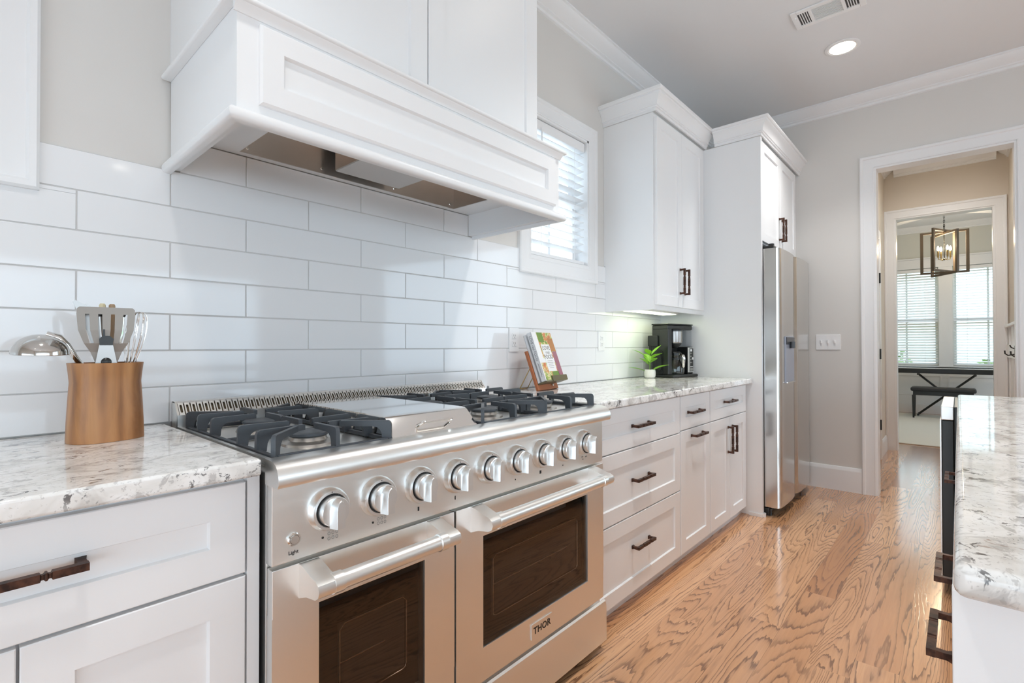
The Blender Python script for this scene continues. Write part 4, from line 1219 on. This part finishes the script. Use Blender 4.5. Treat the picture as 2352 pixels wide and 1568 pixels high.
def leaf(base_z, dirx, diry, rise, L, wid, curl=-.25):
    """leaf blade starting on the stem: dirx along picture right, diry away from the camera"""
    mb = MB(); base_z *= 1.18; L *= 1.22; wid *= 1.3
    d_ = (VR2*dirx + VD2*diry + Vector((0, 0, rise))).normalized()
    side_ = d_.cross(Vector((0, 0, 1)))
    side_ = side_.normalized() if side_.length > .05 else VR2
    up_ = side_.cross(d_).normalized()
    p0 = Vector((PX, PY, CT+base_z)); n = 9; vs = []; fs = []
    for i in range(n+1):
        t = i/n
        w = wid*math.sin(pi*min(1, max(0, (t-.12)/.88))**.85) if t > .12 else .0016
        w = max(w, .0012)
        c_ = p0 + d_*(L*t) + Vector((0, 0, 1))*(curl*L*t*t*.5)
        vs += [c_ - side_*w/2 + up_*w*.12, c_, c_ + side_*w/2 + up_*w*.12]
    m0 = len(vs); vs += [v_ - up_*.0008 for v_ in vs]
    for i in range(n):
        for j in range(2):
            a = i*3+j; fs.append((a, a+1, a+4, a+3)); fs.append((m0+a+3, m0+a+4, m0+a+1, m0+a))
        fs.append((i*3, i*3+3, m0+i*3+3, m0+i*3)); fs.append((i*3+2, m0+i*3+2, m0+i*3+5, i*3+5))
    mb.add(vs, fs); return mb
for args in ((.030, -1, -.1, .42, .125, .034, -.3), (.035, 1, -.35, .62, .125, .052, -.35), (.070, -.8, -.4, .80, .085, .046, -.3), (.085, -.35, .75, .85, .085, .045, -.2),
             (.105, .9, -.5, .62, .088, .056, -.2), (.105, -1.0, .1, .85, .125, .038, -.4), (.125, .75, .3, .85, .095, .036, -.15), (.130, -.3, -.5, .6, .060, .040, -.2), (.085, .55, .7, .5, .075, .040, -.2)):
    part('leaf', leaf(*args), LEAF, PL, ang=60)

th = RAD(-10)
CMK = thing('coffee_maker', 'black drip coffee maker with steel accents under the wall cabinet', 'coffee maker', (2.826, -.248, CT), rz=th, local=True)
OLIVE = BLACK
w_, dp = .300, .175
part('base_plate', MB().box(.0, w_, 0, dp, 0, .020, b=.007, seg=3), BLACK, CMK)
part('side_tower', MB().box(.004, .052, .045, dp, .0201, .335, b=.005).box(.002, .300, .045, dp, .330, .362, b=.008, seg=3), BLACK, CMK)
part('back_wall', MB().box(.0525, .225, .120, dp, .0201, .3295), BLACK, CMK)
part('lid', MB().box(-.002, .302, .040, dp+.002, .3625, .371, b=.004), BLACK, CMK)
ts = part('side_handle', MB().box(-.010, .0038, dp-.055, dp+.028, .215, .290, b=.005).box(-.002, .0038, dp+.001, dp+.02, .15, .215), BLACK, CMK)
part('side_recess', MB().prism([(.110+.026*cos(a), .105+ (.060 if sin(a) >= 0 else -.060) + .026*sin(a)) for a in [2*pi*i/24 for i in range(24)]], 'x', .0010, .0036), DARK, CMK)
part('scoop', MB().prism([(.110+.018*cos(a), .110+ (.045 if sin(a) >= 0 else -.045) + .018*sin(a)) for a in [2*pi*i/24 for i in range(24)]], 'x', -.0035, .0009).cyl((-.0036, .110, .158), (-.0050, .110, .158), .013, 16), BLACK, CMK)
bas = part('brew_basket', MB().lathe([(0, .235), (.046, .235), (.052, .245), (.052, .318), (0, .318)], 32, M=Matrix.Translation((.118, .070, 0))), DULLSTEEL, CMK)
part('basket_funnel', MB().lathe([(0, .200), (.020, .203), (.048, .232), (.048, .2349), (0, .2349)], 24, M=Matrix.Translation((.118, .070, 0))), BLACK, CMK)
part('basket_top', MB().lathe([(0, .3182), (.055, .3182), (.055, .3295), (0, .3295)], 28, M=Matrix.Translation((.118, .070, 0))), BLACK, CMK)
ca = part('carafe', MB().lathe([(.030, .0205), (.058, .0215), (.062, .040), (.058, .095), (.040, .150), (.040, .152), (.0385, .152), (.0385, .150), (.0565, .095), (.0605, .040), (.057, .023), (.030, .022)], 32, M=Matrix.Translation((.122, .068, 0)), closed=True), CARAFE, CMK)
part('carafe_lid', MB().lathe([(0, .1525), (.043, .1525), (.043, .168), (.030, .178), (0, .178)], 28, M=Matrix.Translation((.122, .068, 0))).box(.060, .100, .040, .060, .168, .176, b=.002), BLACK, ca)
part('carafe_handle', MB().tube([(.118, .028, .160), (.112, .000, .150), (.112, -.006, .130), (.116, .000, .075), (.118, .006, .070)], [.010, .011, .011, .009, .008], 8), CHROME, ca)
part('carafe_band', MB().lathe([(.0405, .138), (.046, .132), (.047, .120), (.0475, .120), (.0465, .134), (.0410, .141)], 28, M=Matrix.Translation((.122, .068, 0)), closed=True), BLACK, ca)
part('pod_side', MB().box(.226, .297, .040, dp, .0201, .210, b=.004), BLACK, CMK)
pn = part('control_panel', MB().box(.228, .296, .0345, .0402, .030, .206, b=.002), STEEL, CMK)
part('button_panel', MB().box(.247, .292, .0330, .0344, .036, .200, b=.001), BLACK, pn)
bt2 = MB()
bt2.box(.2465, .2480, .0318, .0331, .034, .202).box(.2910, .2925, .0318, .0331, .034, .202).box(.2480, .2910, .0318, .0331, .034, .0355).box(.2480, .2910, .0318, .0331, .2005, .202)
bt2.box(.253, .275, .0318, .0331, .178, .194).cyl((.282, .0331, .128), (.282, .0310, .128), .009, 16).box(.252, .285, .0318, .0331, .066, .072)
part('button_marks', bt2, PLASTIC, pn)
bt3 = MB()
for r_ in range(4):
    for c_ in range(2): bt3.cyl((.257+c_*.014, .0331, .165 - r_*.022), (.257+c_*.014, .0318, .165 - r_*.022), .0042, 10)
bt3.box(.253, .286, .0318, .0331, .040, .060)
part('buttons', bt3, GREYMARK, pn)
part('water_tank', MB().box(.228, .297, .048, dp, .212, .3295, b=.006), TANK, CMK)
part('tank_marks', MB().box(.268, .272, .0472, .0478, .310, .316).box(.268, .272, .0472, .0478, .280, .284).box(.268, .272, .0472, .0478, .255, .258).box(.268, .272, .0472, .0478, .235, .238), GREYMARK, CMK)

# ------------------------------------------------------------------ hall
HX0, HX1 = EX+.12, 6.38
HYL, HYR = -1.085, -2.055
struct('wall_hall_left', wall_with_holes('y', HYL, HYL+.10, HX0, HX1, 0, CZ, [(4.93, 5.70, 0, 2.18)]), BEIGE)
struct('wall_hall_right', MB().box(HX0, HX1, HYR-.10, HYR, 0, CZ), BEIGE)
FY0, FY1, FZ = -1.172, -1.953, 2.505
struct('wall_hall_far', wall_with_holes('x', HX1, HX1+.12, -3.7, .75, 0, 3.2, [(FY1, FY0, -.01, FZ)]), BEIGE)
struct('trim_6', casing_frame(FY0, FY1, FZ, HX1, -1), TRIM)
jm = MB().box(HX1-.004, HX1+.124, FY0-.014, FY0, 0, FZ-.014).box(HX1-.004, HX1+.124, FY1, FY1+.014, 0, FZ-.014).box(HX1-.004, HX1+.124, FY1, FY0, FZ-.014, FZ)
struct('trim_7', jm, TRIM)
struct('trim_8', crown_x(HX0, HX1, HYL, -1), TRIM)
struct('trim_9', crown_x(HX0, HX1, HYR, 1), TRIM)
struct('trim_10', crown_y(HYR+.085, HYL-.085, HX1, -1), TRIM)
struct('baseboard_hall', MB().prism([(HYL-a, b_) for a, b_ in base_profile(.16)], 'x', 5.80, HX1-.025), TRIM)
# door in the hall's left wall
D1 = link('door_1'); D1['kind'] = 'structure'; INV[D1.name] = Matrix.Identity(4)
dc = MB()
for (xa, xb) in ((4.84, 4.93), (5.70, 5.79)): dc.box(xa, xb, HYL-.022, HYL-.0005, 0, 2.27, b=.004)
dc.box(4.93, 5.70, HYL-.022, HYL-.0005, 2.18, 2.27, b=.004)
part('door_casing', dc, TRIM, D1)
part('door_leaf', MB().box(4.933, 5.697, HYL+.004, HYL+.040, .008, 2.176, b=.002).box(5.04, 5.59, HYL-.001, HYL+.004, .25, 1.0, b=.003).box(5.04, 5.59, HYL-.001, HYL+.004, 1.15, 2.04, b=.003), WHITE, D1)
for z in (.35, 1.05, 1.80):
    part('hinge', MB().box(5.688, 5.706, HYL-.028, HYL-.001, z-.05, z+.05, b=.002), BLACK, D1)
part('door_knob', MB().sphere((4.99, HYL-.045, .95), .028).cyl((4.99, HYL-.045, .95), (4.99, HYL-.001, .95), .010, 10), CHROME, D1)
# panelling and hooks on the hall's right wall
pb = thing('wainscot_panel', 'white board panelling with coat hooks on the right hall wall', 'wall panel', (5.3, HYR, 0))
pm_ = MB().box(HX0+.13, HX1-.03, HYR+.0005, HYR+.014, 0, 1.30)
for x in (4.6, 5.1, 5.6, 6.1): pm_.box(x-.03, x+.03, HYR+.0142, HYR+.026, 0, 1.30)
pm_.box(HX0+.13, HX1-.03, HYR+.0142, HYR+.030, 1.02, 1.14).box(HX0+.13, HX1-.03, HYR+.0005, HYR+.045, 1.30, 1.325, b=.004)
part('boards', pm_, WHITE, pb)
def hook(x, z, label):
    t_ = thing('coat_hook', label, 'coat hook', (x, HYR, z), group='black coat hooks on the hall panelling')
    y = HYR+.0305
    part('hook', MB().box(x-.010, x+.010, y, y+.004, z-.045, z+.045, b=.001).tube([(x, y+.002, z-.025), (x, y+.040, z-.035), (x, y+.058, z-.020), (x, y+.060, z+.005)], .005, 8).tube([(x, y+.002, z+.02), (x, y+.022, z+.030), (x, y+.030, z+.050)], .0045, 8), BLACK, t_)
for x, lb in ((4.72, 'black double coat hook nearest the kitchen on the hall panelling'), (5.35, 'black double coat hook further along the hall panelling')):
    hook(x, 1.085, lb)
downlight(5.35, -1.57, 'round recessed light in the hall ceiling out of sight', energy=40, cone=172, g='recessed ceiling lights outside the picture')

# ------------------------------------------------------------------ far room
RX0, RX1 = 6.50, 10.40
RC = 3.12
struct('wall_far_window', wall_with_holes('x', RX1, RX1+.15, -3.7, .75, 0, 3.2, [(-1.44, -.60, .80, 2.42), (-2.455, -1.615, .80, 2.42)]), mat('far_room_paint', (.66, .66, .60), .6))
struct('wall_far_left', MB().box(RX0, RX1, .65, .75, 0, 3.2), bpy.data.materials['far_room_paint'])
struct('wall_far_right', wall_with_holes('y', -3.80, -3.7, RX0, RX1+.15, 0, 3.2, [(7.4, 9.4, .8, 2.4)]), bpy.data.materials['far_room_paint'])
struct('ceiling_far', MB().box(RX0, RX1+.15, -3.7, .75, RC, RC+.1), CEIL)
fc = MB(); fcx, fcy = 8.60, -1.545
for sgn in (1, -1):
    ang = math.atan2(sgn*2.2, 1.95)
    Mx = Matrix.Translation((fcx, fcy, 0)) @ Matrix.Rotation(ang, 4, 'Z')
    fc.box(-2.75, 2.75, -.075, .075, RC-.16, RC+.0, b=.004, M=Mx)
struct('trim_11', fc, TRIM)
struct('trim_12', crown_y(-3.7, .65, RX1, -1, RC), TRIM)
struct('trim_13', MB().box(RX1-.024, RX1-.0005, -3.6, .55, 2.42, 2.575, b=.004).box(RX1-.045, RX1-.0005, -3.6, .55, 2.575, 2.60, b=.004).box(RX1-.020, RX1-.0005, -1.615, -1.44, .80, 2.42).box(RX1-.020, RX1-.0005, -2.55, -2.455, .80, 2.42).box(RX1-.020, RX1-.0005, -.60, -.50, .80, 2.42).box(RX1-.050, RX1-.0005, -2.56, -.49, .765, .80, b=.006), TRIM)
wp = MB()
wp.box(RX1-.012, RX1-.0005, -3.7, .65, .0, .765)
struct('trim_14', wp, WHITE)
wf = MB()
for (a0, a1) in ((-1.46, -.55), (-2.50, -1.56)):
    for zz in (.30, .62): wf.box(RX1-.024, RX1-.0125, a0, a1, zz, zz+.022, b=.004)
    for yy in (a0, a1): wf.box(RX1-.024, RX1-.0125, yy-.011, yy+.011, .322, .62, b=.004)
wf.box(RX1-.028, RX1-.0125, -3.7, .65, 0, .15, b=.004)
struct('baseboard_far', wf, TRIM)
def far_window(i, y0, y1):
    root = link('window_%d' % i); root['kind'] = 'structure'; INV[root.name] = Matrix.Identity(4)
    sa = MB(); f = .045; zb, zt = .80, 2.42; zm = 1.55
    for (z0, z1, xx) in ((zb, zm+.022, RX1+.07), (zm-.022, zt, RX1+.105)):
        sa.box(xx, xx+.032, y0, y0+f, z0, z1).box(xx, xx+.032, y1-f, y1, z0, z1).box(xx, xx+.032, y0+f, y1-f, z0, z0+f).box(xx, xx+.032, y0+f, y1-f, z1-f, z1)
        sa.box(xx+.004, xx+.028, (y0+y1)/2-.012, (y0+y1)/2+.012, z0+f, z1-f)
    part('window_sash', sa, PLASTIC, root)
    part('glass_pane', MB().box(RX1+.086, RX1+.088, y0+f, y1-f, zb+f, zm-.022).box(RX1+.121, RX1+.123, y0+f, y1-f, zm+.022, zt-f), GLASS, root)
far_window(3, -1.44, -.60); far_window(4, -2.455, -1.615)
blind('window_blind', 'white slatted blind in the far window left of the lantern', -1.432, -.608, .805, 2.415, RX1+.034, axis='x', tilt=-34, pitch=.044)
blind('window_blind', 'white slatted blind in the far window right of the lantern', -2.447, -1.623, .805, 2.415, RX1+.034, axis='x', tilt=-20, pitch=.044)
single('area_rug', MB().box(6.90, 10.15, -3.2, .3, .0005, .011, b=.003), RUG, 'cream rug covering the far room floor', 'rug')
# chandelier
CX, CY = 8.60, -1.545
CH = thing('lantern_chandelier', 'brown open-frame lantern chandelier with lit candle bulbs in the far room', 'chandelier', (CX, CY, RC-.16))
part('canopy', MB().lathe([(0, -.022), (.05, -.020), (.062, -.008), (.062, -.0005), (0, -.0005)], 24, M=Matrix.Translation((CX, CY, RC-.16))), BLACK, CH)
zc = RC-.16-.022
ch = MB()
for k in range(6):
    z0 = zc - .030*k; 
    a = (k % 2)*pi/2
    pts = [(CX + .008*cos(t)*cos(a), CY + .008*cos(t)*sin(a), z0-.019 + .021*sin(t)) for t in [2*pi*i/12 for i in range(12)]]
    ch.tube(pts, .0025, 6, closed=True)
part('chain', ch, BLACK, CH)
zt, zb = 2.715, 2.115
hwid = .255
for k in range(3):
    a = pi/2 + k*pi/3 + .06
    Mx = Matrix.Translation((CX, CY, 0)) @ Matrix.Rotation(a, 4, 'Z')
    dz = (0, .022, -.022)[k]
    fm = MB(); w = .019; ww = .012
    fm.box(-hwid, -hwid+2*w*.9, -ww, ww, zb+dz, zt+dz-.02, M=Mx).box(hwid-2*w*.9, hwid, -ww, ww, zb+dz, zt+dz-.02, M=Mx)
    fm.box(-hwid+2*w*.9, hwid-2*w*.9, -ww, ww, zt+dz-.02-2*w*.7, zt+dz-.02, M=Mx).box(-hwid+2*w*.9, hwid-2*w*.9, -ww, ww, zb+dz, zb+dz+2*w*.7, M=Mx)
    part('wooden_frame', fm, LANTERN, CH)
part('stem', MB().cyl((CX, CY, 2.31), (CX, CY, zc-.17), .006, 10).sphere((CX, CY, 2.31), .016, u=12, v=8), BLACK, CH)
for k in range(4):
    a = .5 + k*pi/2; dx, dy = cos(a), sin(a)
    ar = part('candle_arm', MB().tube([(CX, CY, 2.315), (CX+dx*.035, CY+dy*.035, 2.300), (CX+dx*.068, CY+dy*.068, 2.310), (CX+dx*.072, CY+dy*.072, 2.335)], .005, 8).cyl((CX+dx*.072, CY+dy*.072, 2.335), (CX+dx*.072, CY+dy*.072, 2.425), .010, 12), BRASS, CH)
    part('bulb', MB().lathe([(.004, 0), (.012, .012), (.015, .026), (.010, .050), (.002, .068)], 14, M=Matrix.Translation((CX+dx*.072, CY+dy*.072, 2.4255))), BULB, ar)
l = bpy.data.lights.new('chandelier_glow', 'POINT'); l.energy = 14; l.color = (1., .78, .52); l.shadow_soft_size = .06
o = bpy.data.objects.new('chandelier_glow', l); COL.objects.link(o); o.location = (CX, CY, 2.53); o.parent = CH; o.matrix_parent_inverse = INV[CH.name]
# keyboard, stand, bench
KBX = 10.02
kb = thing('electric_piano', 'long black electric piano in front of the far windows', 'piano', (KBX, -1.5, .70))
part('case', MB().box(KBX-.14, KBX+.15, -2.20, -.84, .690, .765, b=.008), BLACK, kb)
part('keys', MB().box(KBX-.137, KBX+.005, -2.12, -.92, .7655, .775, b=.002), KEYWHITE, kb)
part('fallboard', MB().box(KBX+.010, KBX+.145, -2.195, -.845, .7655, .790, b=.006), BLACK, kb)
ks = thing('keyboard_stand', 'black folding X-shaped stand holding up the electric piano', 'stand', (KBX, -1.5, 0))
for sgn in (1, -1):
    y0 = -1.53 - sgn*.34; y1 = -1.53 + sgn*.34
    part('leg_bar', MB().tube([(KBX+sgn*.02, y0, .03), (KBX+sgn*.02, y1, .675)], .016, 8), BLACK, ks)
    part('floor_foot', MB().cyl((KBX-.13, y0, .0265), (KBX+.16, y0, .0265), .0145, 8), BLACK, ks)
    part('top_rest', MB().cyl((KBX-.13, y1, .675), (KBX+.16, y1, .675), .014, 8), BLACK, ks)
pbn = thing('piano_bench', 'black padded piano bench in front of the electric piano', 'bench', (9.66, -1.49, .012))
bx0, bx1, by0, by1 = 9.55, 9.84, -1.875, -1.115
part('cushion', MB().box(bx0, bx1, by0, by1, .425, .488, b=.022, seg=3), VINYL, pbn)
part('apron', MB().box(bx0+.03, bx1-.03, by0+.03, by1-.03, .365, .4248), BLACK, pbn)
for x in (bx0+.03, bx1-.03):
    for y in (by0+.035, by1-.035):
        part('leg', MB().tube([(x, y, .0115), (x, y, .366)], [.016, .026], 4, rot=pi/4), BLACK, pbn)

# ------------------------------------------------------------------ outdoors
struct('ground_outside', MB().box(10.6, 40, -18, 18, -.40, -.30), LAWN)
nh = thing('outside_house', 'pale grey house seen faintly through the right far blind', 'house', (20, -4, -.3))
part('wall', MB().box(19, 24, -16, 9, -.3, 8.5), SIDING, nh)
part('window', MB().box(18.95, 18.999, -5.0, -4.2, 1.5, 3.2), mat('dark_pane', (.10, .12, .14), .1), nh)
def shrub(x, y, r, label):
    mb = MB()
    rnd = random.Random(int(x*100+y*10))
    for i in range(420):
        a, b_ = rnd.uniform(0, 2*pi), math.acos(rnd.uniform(-.3, 1)); rr = r*rnd.uniform(.75, 1.05)
        p = Vector((x + rr*sin(b_)*cos(a), y + rr*sin(b_)*sin(a), -.30 + .35*r + rr*cos(b_)*1.1))
        d1 = Vector((rnd.uniform(-1, 1), rnd.uniform(-1, 1), rnd.uniform(-1, 1))).normalized()*.12; d2 = d1.orthogonal().normalized()*.05
        mb.add([p-d1, p-d2, p+d1, p+d2], [(0, 1, 2, 3)])
    mb.lathe([(0, 0), (.05, 0), (.05, .5*r), (0, .5*r)], 8, M=Matrix.Translation((x, y, -.3)))
    return single('garden_shrub', mb, LEAF2, label, 'shrub', ang=80)
glare_wall = thing('outside_house', 'pale house wall added outside the window beside the range hood to cut sky glare', 'house', (4, 7, -.3))  # added wall hides the bright sky so the kitchen window glares less
part('wall', MB().box(-8, 18, 6.5, 9.0, -.3, 8.5), SIDING, glare_wall)
part('window', MB().box(8.3, 9.3, 6.44, 6.499, 2.6, 4.4), bpy.data.materials['dark_pane'], glare_wall)
shrub(13.2, -2.25, .80, 'round green shrub outside the right far window')
shrub(13.8, -.25, .95, 'round green shrub outside the left far window')
shrub(16.3, -3.4, 1.0, 'green shrub in front of the neighbouring house')
